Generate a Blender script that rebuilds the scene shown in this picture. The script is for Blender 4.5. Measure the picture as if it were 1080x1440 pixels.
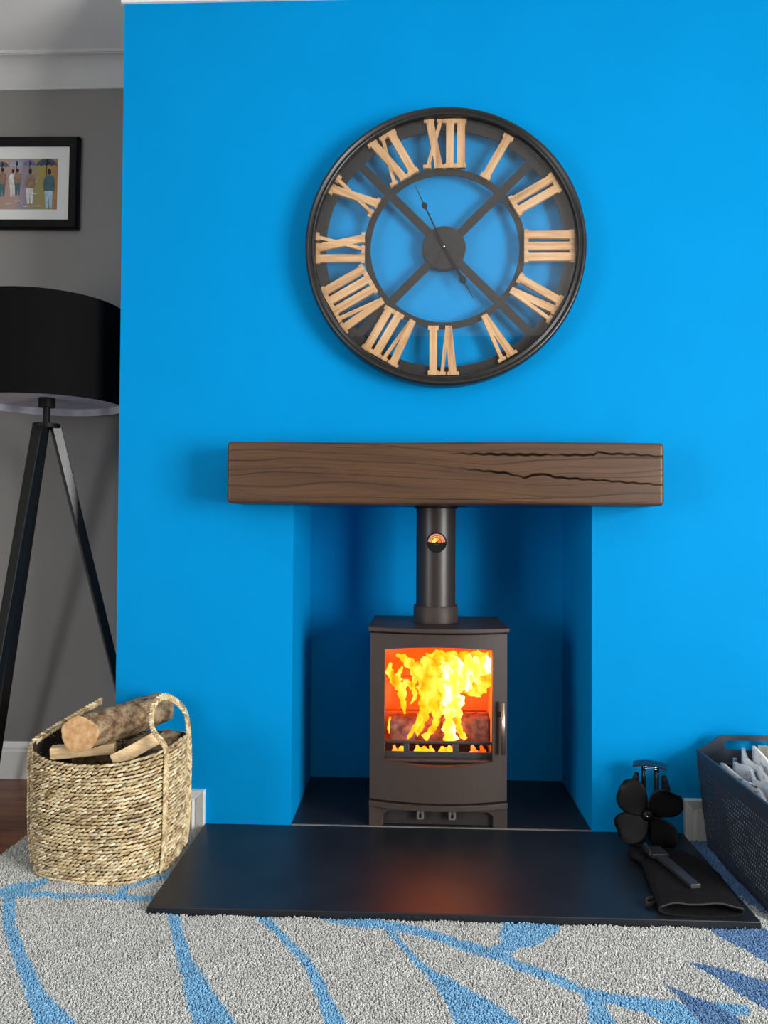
import bpy, math, random
import numpy as np
from mathutils import Vector, Matrix

random.seed(7); rng = np.random.default_rng(7)
for o in list(bpy.data.objects): bpy.data.objects.remove(o)
S = bpy.context.scene
COL = S.collection
PI = math.pi; R = math.radians

# ------------------------------------------------------------------ camera
cam_d = bpy.data.cameras.new('camera'); cam = bpy.data.objects.new('camera', cam_d); COL.objects.link(cam)
cam_d.sensor_fit = 'VERTICAL'; cam_d.sensor_height = 24.0
cam_d.lens = 1070.65 / 1440 * 24.0
cam_d.clip_start = 0.02
YAW, PITCH, ROLL = 0.0375, 0.0196, 0.0061
cam.matrix_world = (Matrix.Translation((-0.0865, -2.2682, 0.916)) @ Matrix.Rotation(YAW, 4, 'Z')
                    @ Matrix.Rotation(PI/2 + PITCH, 4, 'X') @ Matrix.Rotation(ROLL, 4, 'Z'))
S.camera = cam
# ------------------------------------------------------------------ world, daylight, exposure
W = bpy.data.worlds.new('sky'); S.world = W; W.use_nodes = True
W.node_tree.nodes['Background'].inputs[0].default_value = (0.62, 0.78, 1.0, 1)
W.node_tree.nodes['Background'].inputs[1].default_value = 1.5
S.view_settings.view_transform = 'Standard'; S.view_settings.look = 'None'
S.view_settings.exposure = -0.17; S.view_settings.gamma = 1.0; S.view_settings.use_curve_mapping = False

def area_light(name, loc, rot, sx, sy, power, col):
    d = bpy.data.lights.new(name, 'AREA'); d.shape = 'RECTANGLE'; d.size = sx; d.size_y = sy
    d.energy = power; d.color = col
    o = bpy.data.objects.new(name, d); COL.objects.link(o); o.location = loc; o.rotation_euler = rot
    return o
RX0, RX1, RY0, AY, CEIL = -2.75, 2.7, -4.6, 0.457, 2.62       # the room
# windows in the right-hand and left-hand walls: daylight enters here
area_light('daylight_side_window', (RX1+0.09, -2.75, 1.075), (0, R(90), 0), 1.75, 1.9, 330, (1.0, 0.985, 0.96))
area_light('daylight_left_window', (RX0-0.09, -2.9, 1.075), (0, R(-90), 0), 1.75, 1.6, 100, (0.97, 0.98, 1.0))

# ------------------------------------------------------------------ materials
def srgb(r, g, b):
    f = lambda c: (c/255/12.92) if c/255 <= .04045 else ((c/255+.055)/1.055)**2.4
    return (f(r), f(g), f(b), 1)
class NT:
    def __init__(s, name):
        s.m = bpy.data.materials.new(name); s.m.use_nodes = True; s.t = s.m.node_tree; s.n = s.t.nodes
        s.b = s.n.get('Principled BSDF'); s.out = s.n.get('Material Output')
    def add(s, ty, **kw):
        n = s.n.new(ty)
        for k, v in kw.items():
            if hasattr(n, k): setattr(n, k, v)
        return n
    def link(s, a, b): s.t.links.new(a, b)
    def coords(s, scale=(1, 1, 1), kind='Object'):
        c = s.add('ShaderNodeTexCoord'); mp = s.add('ShaderNodeMapping'); mp.inputs['Scale'].default_value = scale
        s.link(c.outputs[kind], mp.inputs['Vector']); return mp.outputs['Vector']
    def noise(s, vec, scale, detail=3, rough=.55):
        n = s.add('ShaderNodeTexNoise'); n.inputs['Scale'].default_value = scale
        n.inputs['Detail'].default_value = detail; n.inputs['Roughness'].default_value = rough
        s.link(vec, n.inputs['Vector']); return n.outputs['Fac']
    def ramp(s, fac, stops):
        r = s.add('ShaderNodeValToRGB'); e = r.color_ramp.elements
        while len(e) < len(stops): e.new(.5)
        for i, (p, c) in enumerate(stops): e[i].position = p; e[i].color = c
        s.link(fac, r.inputs['Fac']); return r.outputs['Color']
    def bump(s, h, strength, dist=.002):
        b = s.add('ShaderNodeBump'); b.inputs['Strength'].default_value = strength; b.inputs['Distance'].default_value = dist
        s.link(h, b.inputs['Height']); s.link(b.outputs['Normal'], s.b.inputs['Normal'])
    def base(s, c):
        if hasattr(c, 'is_output'): s.link(c, s.b.inputs['Base Color'])
        else: s.b.inputs['Base Color'].default_value = c
    def set(s, rough=.5, metal=0, spec=.5):
        s.b.inputs['Roughness'].default_value = rough; s.b.inputs['Metallic'].default_value = metal
        s.b.inputs['Specular IOR Level'].default_value = spec
def scalec(c, k): return (c[0]*k, c[1]*k, c[2]*k, 1)
def simple(name, col, rough=.5, metal=0, spec=.5, var=.12, nscale=30, bump=0, bscale=200, stretch=(1, 1, 1)):
    t = NT(name); v = t.coords(stretch)
    t.base(t.ramp(t.noise(v, nscale), [(.3, scalec(col, 1-var)), (.7, scalec(col, 1+var))]))
    t.set(rough, metal, spec)
    if bump: t.bump(t.noise(v, bscale, 2), bump)
    return t.m
M = {}
M['blue'] = simple('blue_wall_paint', (.0001, .224, .53, 1), .6, 0, .03, .03, 3, .08, 260)
M['grey'] = simple('grey_wall_paint', (.22, .215, .205, 1), .7, 0, .2, .03, 3, .08, 260)
M['white'] = simple('white_gloss_paint', (.74, .74, .71, 1), .35, 0, .4, .03, 6)
M['cornice'] = simple('shaded_cornice_white', (.52, .53, .52, 1), .6, 0, .2, .02, 6)  # white greyed down: the alcove's dimness is put into this paint
M['ceil'] = simple('ceiling_paint', (.76, .77, .75, 1), .8, 0, .2, .02, 3)
M['roomwall'] = simple('grey_room_paint', (.11, .11, .108, 1), .8, 0, .2, .02, 3)
M['slate'] = simple('honed_slate', (.010, .0115, .0145, 1), .42, 0, .45, .25, 9, .12, 90)
M['grout'] = simple('grey_grout', (.16, .15, .14, 1), .8)
M['stove'] = simple('glow_tinted_stove_paint', (.041, .029, .024, 1), .5, 0, .28, .05, 20, .06, 500)  # warm fire glow put into the charcoal paint as a brown tint
M['fluep'] = simple('glow_tinted_flue_paint', (.024, .018, .0155, 1), .38, 0, .4, .06, 20)  # flue colour carries the same painted-in brown of the fire glow
M['darkiron'] = simple('dark_iron', (.02, .016, .014, 1), .55)
M['recessiron'] = simple('recess_shade_iron', (.008, .005, .004, 1), .7)  # near black: shade of the control recess put into the panel colour
M['tab'] = simple('grey_control_tab', (.16, .15, .145, 1), .4, .4)
M['bronze'] = simple('brushed_bronze_metal', (.50, .36, .27, 1), .3, .9, .5, .1, 60)
M['black'] = simple('satin_black', (.003, .003, .0036, 1), .4, 0, .18, .1, 30)
M['matblack'] = simple('matt_black', (.0028, .0026, .0028, 1), .55, 0, .2, .1, 30)
M['clockrim'] = simple('black_clock_metal', (.010, .0098, .0095, 1), .3, 0, .5, .1, 30)
M['clockflat'] = simple('charcoal_clock_metal', (.018, .0168, .0155, 1), .55, 0, .25, .06, 30)
M['lampleg'] = simple('black_stained_leg', (.006, .0063, .0062, 1), .28, 0, .45, .15, 30, 0, 200, (8, 8, 1))
M['shadein'] = simple('pale_shade_lining', (.50, .50, .56, 1), .8)
M['shade'] = simple('black_fabric_shade', (.0028, .0024, .0028, 1), .8, 0, .08, .1, 40, .2, 900)
M['chrome'] = simple('polished_steel', (.75, .76, .78, 1), .12, 1.0)
M['fanblue'] = simple('anodised_fan_body', (.02, .024, .035, 1), .28, .6, .5)
M['suede'] = simple('black_suede', (.009, .008, .0083, 1), .9, 0, .1, .35, 120, .5, 400)
M['stitch'] = simple('grey_stitched_hem', (.022, .021, .021, 1), .85)
M['toolm'] = simple('dull_steel', (.050, .049, .050, 1), .42, .5, .5, .15, 60)
M['plastic'] = simple('slate_grey_plastic', (.026, .035, .050, 1), .45, 0, .45, .06, 30)
M['mat'] = simple('white_picture_mount', (.66, .68, .66, 1), .8, 0, .2, .02, 20)
M['cutwood'] = simple('fresh_cut_wood', (.74, .53, .29, 1), .7, 0, .2, .22, 6, .3, 40, (2, 22, 22))
M['red'] = simple('red_paper', (.28, .035, .015, 1), .6)
M['cream'] = simple('cream_leaflet', (.74, .66, .44, 1), .7, 0, .2, .1, 20)
M['ink'] = simple('dark_print_ink', (.03, .03, .035, 1), .7)

def m_numeral():
    t = NT('pale_fir_wood'); v = t.coords((30, 30, 3.2))
    n = t.noise(v, 2.2, 4)
    t.base(t.ramp(n, [(.28, srgb(138, 98, 60)), (.5, srgb(184, 145, 102)), (.72, srgb(204, 170, 130))]))
    t.set(.6, 0, .25); t.bump(n, .15); return t.m
M['numeral'] = m_numeral()
def m_oak():
    t = NT('dark_stained_oak'); a = t.add('ShaderNodeAttribute'); a.attribute_name = 'grain'
    v = t.coords((1.6, 14, 30)); n = t.noise(v, 2.4, 5)
    mx = t.add('ShaderNodeMath', operation='MULTIPLY_ADD'); mx.inputs[1].default_value = .55
    t.link(n, mx.inputs[0]); t.link(a.outputs['Fac'], mx.inputs[2])
    t.base(t.ramp(mx.outputs[0], [(.16, srgb(20, 12, 7)), (.5, srgb(55, 36, 22)), (.95, srgb(84, 57, 35))]))
    v2 = t.coords((3, 60, 160)); t.bump(t.noise(v2, 3, 4), .25, .0015)
    t.set(.42, 0, .4); return t.m
M['oak'] = m_oak()
def m_plank():
    t = NT('warm_brown_floorboard'); v = t.coords((1.2, 12, 12)); n = t.noise(v, 2.5, 5)
    oi = t.add('ShaderNodeObjectInfo'); ad = t.add('ShaderNodeMath', operation='MULTIPLY_ADD'); ad.inputs[1].default_value = .25
    t.link(oi.outputs['Random'], ad.inputs[0]); t.link(n, ad.inputs[2])
    t.base(t.ramp(ad.outputs[0], [(.3, srgb(74, 42, 24)), (.6, srgb(120, 72, 42)), (.85, srgb(150, 96, 58))]))
    t.set(.38, 0, .4); t.bump(n, .1); return t.m
M['plank'] = m_plank()
def m_attr(name, attr, rough, bump=0):
    t = NT(name); a = t.add('ShaderNodeAttribute'); a.attribute_name = attr
    t.link(a.outputs['Color'], t.b.inputs['Base Color']); t.set(rough, 0, .12); return t.m
M['pile'] = m_attr('wool_rug_pile', 'tint', .95)
M['weave'] = m_attr('seagrass_strand', 'tint', .75)
def m_bark():
    t = NT('rough_bark'); v = t.coords((1, 1, 1)); n = t.noise(v, 38, 6, .7)
    t.base(t.ramp(n, [(.33, srgb(58, 42, 32)), (.48, srgb(132, 106, 80)), (.58, srgb(166, 148, 118)), (.7, srgb(112, 84, 60))]))
    t.set(.9, 0, .1); t.bump(n, .9, .006); return t.m
M['bark'] = m_bark()
def m_endgrain():
    t = NT('sawn_log_end'); v = t.coords()
    w = t.add('ShaderNodeTexNoise'); w.inputs['Scale'].default_value = 60; t.link(v, w.inputs['Vector'])
    t.base(t.ramp(w.outputs['Fac'], [(.3, srgb(176, 132, 88)), (.7, srgb(212, 172, 126))])); t.set(.8, 0, .15); return t.m
M['endgrain'] = m_endgrain()
def m_fire(name, lo, hi, k, seed):
    t = NT(name); v = t.coords((1, 1, .45)); c = v.node; c.inputs['Location'].default_value = (seed, seed*1.7, seed*.3)
    n = t.noise(v, 30, 2.5, .5)
    e = t.add('ShaderNodeEmission'); e.inputs['Strength'].default_value = k
    t.link(t.ramp(n, [(.30, lo), (.48, hi[0]), (.62, hi[1])]), e.inputs['Color'])
    t.link(e.outputs[0], t.out.inputs['Surface']); return t.m
M['flame'] = m_fire('yellow_flame', (1, .07, .001, 1), ((1, .17, .002, 1), (1, .22, .02, 1)), 5.0, 0)
M['flamehot'] = m_fire('white_hot_flame', (1, .15, .003, 1), ((1, .22, .02, 1), (1, .42, .17, 1)), 6.5, 3)
M['ember'] = m_fire('glowing_ember', (.5, .02, .001, 1), ((1, .10, .004, 1), (1, .22, .03, 1)), 3, 5)
M['vermic'] = simple('firelight_tinted_brick', (.80, .34, .09, 1), .9, 0, .1, .08, 30, .3, 120)  # orange firelight partly put into the base colour of the cream brick
M['char'] = simple('charred_log', (.21, .12, .10, 1), .95, 0, .1, .55, 45, .8, 130)
def m_glass(name, k, rough, tint=(1, 1, 1, 1)):
    t = NT(name); tr = t.add('ShaderNodeBsdfTransparent'); gl = t.add('ShaderNodeBsdfGlossy'); mx = t.add('ShaderNodeMixShader')
    tr.inputs[0].default_value = tint; gl.inputs['Roughness'].default_value = rough; mx.inputs[0].default_value = k
    t.link(tr.outputs[0], mx.inputs[1]); t.link(gl.outputs[0], mx.inputs[2]); t.link(mx.outputs[0], t.out.inputs['Surface']); return t.m
M['glass'] = m_glass('clear_clock_glass', .045, .02)
M['stoveglass'] = m_glass('stove_glass', .015, .05)
def m_paint():
    t = NT('street_scene_print'); v = t.coords(); sp = t.add('ShaderNodeSeparateXYZ'); t.link(v, sp.inputs[0])
    n = t.noise(v, 26, 4); ma = t.add('ShaderNodeMath', operation='MULTIPLY_ADD'); ma.inputs[1].default_value = .10
    t.link(n, ma.inputs[0]); t.link(sp.outputs['X'], ma.inputs[2])
    mr = t.add('ShaderNodeMapRange'); mr.inputs['From Min'].default_value = -.16; mr.inputs['From Max'].default_value = .05+.0
    t.link(ma.outputs[0], mr.inputs['Value'])
    t.base(t.ramp(mr.outputs[0], [(0, srgb(160, 134, 122)), (.25, srgb(164, 138, 132)), (.42, srgb(126, 122, 142)), (.6, srgb(136, 128, 96)), (.8, srgb(150, 134, 66)), (.97, srgb(164, 112, 62))]))
    t.set(.5); return t.m
M['print'] = m_paint()
def m_news():
    t = NT('newsprint'); v = t.coords((1, 1, 1)); n1 = t.noise(t.coords((30, 60, 260)), 1.0, 3); n2 = t.noise(v, 22, 2)
    mu = t.add('ShaderNodeMath', operation='MULTIPLY'); t.link(n1, mu.inputs[0]); t.link(n2, mu.inputs[1])
    t.base(t.ramp(mu.outputs[0], [(.27, srgb(236, 234, 230)), (.34, srgb(205, 202, 200)), (.40, srgb(60, 60, 66))])); t.set(.85, 0, .15)
    tl = t.add('ShaderNodeBsdfTranslucent'); tl.inputs[0].default_value = (.8, .78, .74, 1); mx = t.add('ShaderNodeMixShader'); mx.inputs[0].default_value = .15
    t.link(t.b.outputs[0], mx.inputs[1]); t.link(tl.outputs[0], mx.inputs[2]); t.link(mx.outputs[0], t.out.inputs['Surface']); return t.m
M['news'] = m_news()

# ------------------------------------------------------------------ mesh helpers
class MB:
    def __init__(s): s.v = []; s.f = []; s.mi = []; s.sm = []
    def raw(s, vs, fs, mi=0, smooth=False):
        b = len(s.v); s.v += [tuple(p) for p in vs]
        for q in fs: s.f.append(tuple(i+b for i in q)); s.mi.append(mi); s.sm.append(smooth)
        return s
    def box(s, x0, x1, y0, y1, z0, z1, mi=0):
        v = [(x, y, z) for z in (z0, z1) for y in (y0, y1) for x in (x0, x1)]
        return s.raw(v, [(0, 2, 3, 1), (4, 5, 7, 6), (0, 1, 5, 4), (2, 6, 7, 3), (0, 4, 6, 2), (1, 3, 7, 5)], mi)
    def prism(s, poly, y0, y1, mi=0):
        """polygon in x,z (counter-clockwise seen from -y) pushed from y0 (front) to y1"""
        n = len(poly); v = [(x, y0, z) for x, z in poly] + [(x, y1, z) for x, z in poly]
        f = [tuple(range(n)), tuple(range(2*n-1, n-1, -1))] + [((i+1) % n, i, i+n, (i+1) % n+n) for i in range(n)]
        return s.raw(v, f, mi)
    def prism_z(s, poly, z0, z1, mi=0):
        n = len(poly); v = [(x, y, z0) for x, y in poly] + [(x, y, z1) for x, y in poly]
        f = [tuple(range(n-1, -1, -1)), tuple(range(n, 2*n))] + [(i, (i+1) % n, (i+1) % n+n, i+n) for i in range(n)]
        return s.raw(v, f, mi)
    def rings(s, rings, closed=True, cap0=False, cap1=False, mi=0, smooth=True):
        n = len(rings[0]); v = [p for r in rings for p in r]; f = []
        m = n if closed else n-1
        for k in range(len(rings)-1):
            for i in range(m):
                j = (i+1) % n; f.append((k*n+i, k*n+j, (k+1)*n+j, (k+1)*n+i))
        s.raw(v, f, mi, smooth)
        b = len(s.v)-len(v)
        if cap0: s.f.append(tuple(b+i for i in range(n-1, -1, -1))); s.mi.append(mi); s.sm.append(False)
        if cap1: s.f.append(tuple(b+(len(rings)-1)*n+i for i in range(n))); s.mi.append(mi); s.sm.append(False)
        return s
    def lathe_y(s, prof, n=64, cx=0, cz=0, mi=0, smooth=True, closed=False):
        """profile of (radius, y) turned about the y axis"""
        rg = [[(cx+r*math.cos(2*PI*i/n), y, cz+r*math.sin(2*PI*i/n)) for i in range(n)] for r, y in prof]
        if closed: rg.append(rg[0])
        return s.rings(rg, True, False, False, mi, smooth)
    def lathe_z(s, prof, n=48, cx=0, cy=0, mi=0, cap0=False, cap1=False, smooth=True):
        rg = [[(cx+r*math.cos(2*PI*i/n), cy+r*math.sin(2*PI*i/n), z) for i in range(n)] for r, z in prof]
        return s.rings(rg, True, cap0, cap1, mi, smooth)
    def tube(s, pts, rad, n=10, mi=0, flat=1.0):
        pts = [Vector(p) for p in pts]; rg = []; up = Vector((0.13, .21, 1)).normalized()
        for i, p in enumerate(pts):
            d = (pts[min(i+1, len(pts)-1)]-pts[max(i-1, 0)]).normalized()
            a = d.cross(up)
            if a.length < .05: a = d.cross(Vector((1, 0, 0)))
            a.normalize(); b = a.cross(d)
            r = rad[i] if isinstance(rad, (list, tuple)) else rad
            rg.append([p+a*(r*math.cos(2*PI*k/n))+b*(r*flat*math.sin(2*PI*k/n)) for k in range(n)])
        return s.rings(rg, True, True, True, mi)
    def build(s, name, mats, parent=None, loc=None, bevel=0, seg=2, solid=0):
        me = bpy.data.meshes.new(name); me.from_pydata(s.v, [], s.f)
        for m in (mats if isinstance(mats, (list, tuple)) else [mats]): me.materials.append(m)
        me.polygons.foreach_set('material_index', s.mi); me.polygons.foreach_set('use_smooth', s.sm); me.update()
        o = bpy.data.objects.new(name, me); COL.objects.link(o)
        if parent: o.parent = parent
        if loc is not None: o.location = loc
        if solid:
            md = o.modifiers.new('thickness', 'SOLIDIFY'); md.thickness = solid; md.offset = 0
        if bevel:
            md = o.modifiers.new('edge', 'BEVEL'); md.width = bevel; md.segments = seg; md.limit_method = 'ANGLE'; md.angle_limit = R(40)
            md.harden_normals = False
        return o
def tag(o, label=None, cat=None, group=None, kind=None):
    if label: o['label'] = label
    if cat: o['category'] = cat
    if group: o['group'] = group
    if kind: o['kind'] = kind
    return o
def thing(name, label, cat, loc=(0, 0, 0), rz=0, group=None):
    o = bpy.data.objects.new(name, None); o.empty_display_size = .05; COL.objects.link(o)
    o.location = loc; o.rotation_euler = (0, 0, rz); return tag(o, label, cat, group)
def struct(o, label, cat): return tag(o, label, cat, kind='structure')
def catmull(pts, sub=6):
    P = [Vector(p) for p in pts]; P = [2*P[0]-P[1]]+P+[2*P[-1]-P[-2]]; out = []
    for i in range(1, len(P)-2):
        for k in range(sub):
            t = k/sub; a, b, c, d = P[i-1], P[i], P[i+1], P[i+2]
            out.append(.5*((2*b)+(c-a)*t+(2*a-5*b+4*c-d)*t*t+(3*b-a-3*c+d)*t**3))
    out.append(P[-2]); return out
def lerp_list(vals, n):
    return list(np.interp(np.linspace(0, 1, n), np.linspace(0, 1, len(vals)), vals))

# ------------------------------------------------------------------ THE SETTING
HZ = 0.03; NW = 0.4425; ND = 0.4357; NT_ = 0.986; BX0 = -0.9756; BX1 = 0.995
# chimney breast with its fireplace opening
b = MB()
def quad(p, q, r, t): b.raw([p, q, r, t], [(0, 1, 2, 3)])
quad((BX0, 0, 0), (-NW, 0, 0), (-NW, 0, CEIL), (BX0, 0, CEIL))
quad((NW, 0, 0), (BX1, 0, 0), (BX1, 0, CEIL), (NW, 0, CEIL))
quad((-NW, 0, NT_), (NW, 0, NT_), (NW, 0, CEIL), (-NW, 0, CEIL))
quad((-NW, 0, 0), (-NW, ND, 0), (-NW, ND, NT_), (-NW, 0, NT_))
quad((NW, ND, 0), (NW, 0, 0), (NW, 0, NT_), (NW, ND, NT_))
quad((-NW, ND, 0), (NW, ND, 0), (NW, ND, NT_), (-NW, ND, NT_))
quad((-NW, 0, NT_), (-NW, ND, NT_), (NW, ND, NT_), (NW, 0, NT_))
quad((BX0, AY, 0), (BX0, 0, 0), (BX0, 0, CEIL), (BX0, AY, CEIL))
quad((BX1, 0, 0), (BX1, AY, 0), (BX1, AY, CEIL), (BX1, 0, CEIL))
struct(b.build('wall_chimney_breast', M['blue']), 'bright blue painted chimney breast with square fireplace opening', 'wall')
b = MB(); b.box(RX0-.1, BX0, AY, AY+.1, 0, CEIL); struct(b.build('wall_left_alcove', M['grey']), 'grey painted alcove wall behind the floor lamp', 'wall')
b = MB(); b.box(BX1, RX1+.1, AY, AY+.1, 0, CEIL); struct(b.build('wall_right_alcove', M['grey']), 'grey alcove wall right of the chimney breast', 'wall')
b = MB(); b.box(BX0+.01, BX1-.01, ND+.012, AY+.1, 0, CEIL); struct(b.build('wall_back', M['roomwall']), 'masonry behind the fireplace recess', 'wall')
b = MB(); lw0, lw1, wz0, wz1 = -3.7, -2.1, .2, 1.95
b.box(RX0-.1, RX0, RY0, lw0, 0, CEIL); b.box(RX0-.1, RX0, lw1, AY, 0, CEIL); b.box(RX0-.1, RX0, lw0, lw1, 0, wz0); b.box(RX0-.1, RX0, lw0, lw1, wz1, CEIL)
struct(b.build('wall_left', M['grey']), 'grey painted left wall of the room with window opening', 'wall')
b = MB(); wy0, wy1, wz0, wz1 = -3.7, -1.8, .2, 1.95
b.box(RX1, RX1+.1, RY0, wy0, 0, CEIL); b.box(RX1, RX1+.1, wy1, AY, 0, CEIL); b.box(RX1, RX1+.1, wy0, wy1, 0, wz0); b.box(RX1, RX1+.1, wy0, wy1, wz1, CEIL)
struct(b.build('wall_right', M['roomwall']), 'right wall of the room with window opening', 'wall')
b = MB(); b.box(RX0-.1, RX1+.1, RY0-.1, RY0, 0, CEIL)
struct(b.build('wall_rear', M['roomwall']), 'plain grey rear wall of the room', 'wall')
def window(name, axis, a0, a1, pos):
    w = bpy.data.objects.new(name, None); COL.objects.link(w); struct(w, 'white framed window in the %s wall' % ('right' if pos > 0 else 'left'), 'window')
    m = MB(); t = .05
    def bar(p0, p1, q0, q1):
        if axis == 'x': m.box(p0, p1, pos, pos+.05, q0, q1)
        else: m.box(pos, pos+.05, p0, p1, q0, q1)
    bar(a0, a1, wz0, wz0+t); bar(a0, a1, wz1-t, wz1); bar(a0, a0+t, wz0, wz1); bar(a1-t, a1, wz0, wz1)
    k = 3 if a1-a0 > 2 else 2
    for i in range(1, k): c = a0+(a1-a0)*i/k; bar(c-.025, c+.025, wz0, wz1)
    m.build('window_frame', M['white'], w)
window('window_1', 'y', wy0, wy1, RX1+.02); window('window_2', 'y', lw0, lw1, RX0-.07)
b = MB(); b.box(RX0-.1, RX1+.1, RY0-.1, AY+.1, CEIL, CEIL+.08); struct(b.build('ceiling', M['ceil']), 'plain white painted ceiling', 'ceiling')
# floor: base and the boards that show in the alcove
b = MB(); b.box(RX0-.1, RX1+.1, RY0-.1, AY+.1, -.08, -.012)
floor = struct(b.build('floor', M['plank']), 'warm brown wooden board floor', 'floor')
plank_me = None
pw = .118; row = 0; y = AY-.002
while y > -1.3:
    off = (.37*row) % 1.2; x = RX0 - off
    while x < RX1:
        x0, x1 = max(x, RX0), min(x+1.2, RX1)
        if x1-x0 > .02 and (x0 < -.9 or y > 0 and x0 > .9 or x1 > 1.3):
            m = MB(); m.box(x0+.0008, x1-.0008, y-pw+.0008, y-.0008, -.012, 0); m.build('floorboard', M['plank'], floor, bevel=.0012, seg=1)
        x += 1.2
    y -= pw; row += 1
b = MB(); b.box(RX0, RX1, RY0, y, -.012, 0); b.box(-.9, .9, y, -.02, -.012, -.001); b.build('floorboard_field', M['plank'], floor)

# cornice (cove) : profile points (out from wall, down from ceiling)
def cove_profile(p, h, n=22):
    pr = [(p, 0), (p, -.010), (p-.004, -.010)]
    for i in range(n+1):
        a = i/n*PI/2; pr.append((.008+(p-.014)*(1-math.sin(a)), -.012-(h-.024)*(1-math.cos(a))))
    pr += [(.008, -h), (0, -h)]
    return pr
def cove(name, a, c, nrm, p, h, label, ma=(0, 0), mc=(0, 0)):
    pr = cove_profile(p, h); A, C, N = Vector(a), Vector(c), Vector(nrm); D = (C-A).normalized()
    rg = [[A+N*q+Vector((0, 0, z))-D*(q*ma[0]) for q, z in pr], [C+N*q+Vector((0, 0, z))+D*(q*mc[0]) for q, z in pr]]
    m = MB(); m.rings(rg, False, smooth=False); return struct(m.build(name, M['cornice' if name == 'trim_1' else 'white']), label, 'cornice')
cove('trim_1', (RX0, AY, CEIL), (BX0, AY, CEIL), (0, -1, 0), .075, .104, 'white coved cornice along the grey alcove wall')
cove('trim_2', (BX0, 0, CEIL), (BX1, 0, CEIL), (0, -1, 0), .05, .109, 'white cornice above the blue chimney breast', (1, 0), (1, 0))
cove('trim_3', (BX0, AY, CEIL), (BX0, 0, CEIL), (-1, 0, 0), .05, .109, 'white cornice returning along the chimney breast side', (0, 0), (1, 0))
# skirting
def skirt_profile(): return [(0, 0), (.018, 0), (.018, .098), (.013, .104), (.013, .112), (.008, .124), (.006, .131), (0, .131)]
def skirt(name, a, c, nrm, label, ea=0, ec=0):
    A, C, N = Vector(a), Vector(c), Vector(nrm); D = (C-A).normalized()
    rg = [[A+N*q+Vector((0, 0, z))-D*(q*ea) for q, z in skirt_profile()], [C+N*q+Vector((0, 0, z))+D*(q*ec) for q, z in skirt_profile()]]
    m = MB(); m.rings(rg, False, cap0=True, cap1=True, smooth=False); return struct(m.build(name, M['white']), label, 'skirting')
skirt('baseboard_left', (RX0, AY, 0), (BX0-.018, AY, 0), (0, -1, 0), 'white skirting board along the grey alcove wall')
skirt('baseboard_side', (BX0, AY, 0), (BX0, 0, 0), (-1, 0, 0), 'white skirting on the left side of the chimney breast', 0, 1)
def skirt_breast(name, x0, x1, endx, label):
    s_ = 1 if endx == x1 else -1
    m = MB(); m.box(x0, x1, -.008, 0, 0, .131)
    # raised moulding along the top, mitred and turned down at the end by the hearth
    w = .026; e = endx; far = x0 if s_ > 0 else x1
    o_ = [(far, .131), (e, .131), (e, 0)]; i_ = [(far, .131-w), (e-s_*w, .131-w), (e-s_*w, 0)]
    for k in range(2):
        v = [(o_[k][0], -.020, o_[k][1]), (o_[k+1][0], -.020, o_[k+1][1]), (i_[k+1][0], -.011, i_[k+1][1]), (i_[k][0], -.011, i_[k][1])]
        v += [(x, -.008, z) for x, y_, z in v]
        f = [(0, 1, 2, 3), (0, 4, 5, 1), (1, 5, 6, 2), (2, 6, 7, 3), (3, 7, 4, 0)]
        if s_ > 0: f = [q[::-1] for q in f]
        m.raw(v, f)
    # inner bead
    g = w+.008
    m.box(min(e-s_*g, e-s_*(g+.005)), max(e-s_*g, e-s_*(g+.005)), -.013, -.008, 0, .131-g)
    return struct(m.build(name, M['white'], bevel=.001, seg=1), label, 'skirting')
skirt_breast('baseboard_front_left', BX0, -.6995, -.6995, 'white moulded skirting end between log basket and hearth')
skirt_breast('baseboard_front_right', .7055, BX1, .7055, 'white moulded skirting end between hearth and grey basket')

# ------------------------------------------------------------------ hearth
hearth = thing('hearth', 'black honed slate hearth slab in front of the stove', 'hearth', (0, 0, 0))
b = MB(); b.box(-.6992, .7049, -.5019, -.003, 0.0, HZ); b.build('front_slab', M['slate'], hearth, bevel=.002)
b = MB(); b.box(-NW+.001, NW-.001, .004, ND-.001, 0, HZ+.001); b.build('rear_slab', M['slate'], hearth, bevel=.0015)
b = MB(); b.box(-NW+.001, NW-.001, -.003, .004, 0, HZ+.0012); b.build('grout_joint', M['grout'], hearth)

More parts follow.
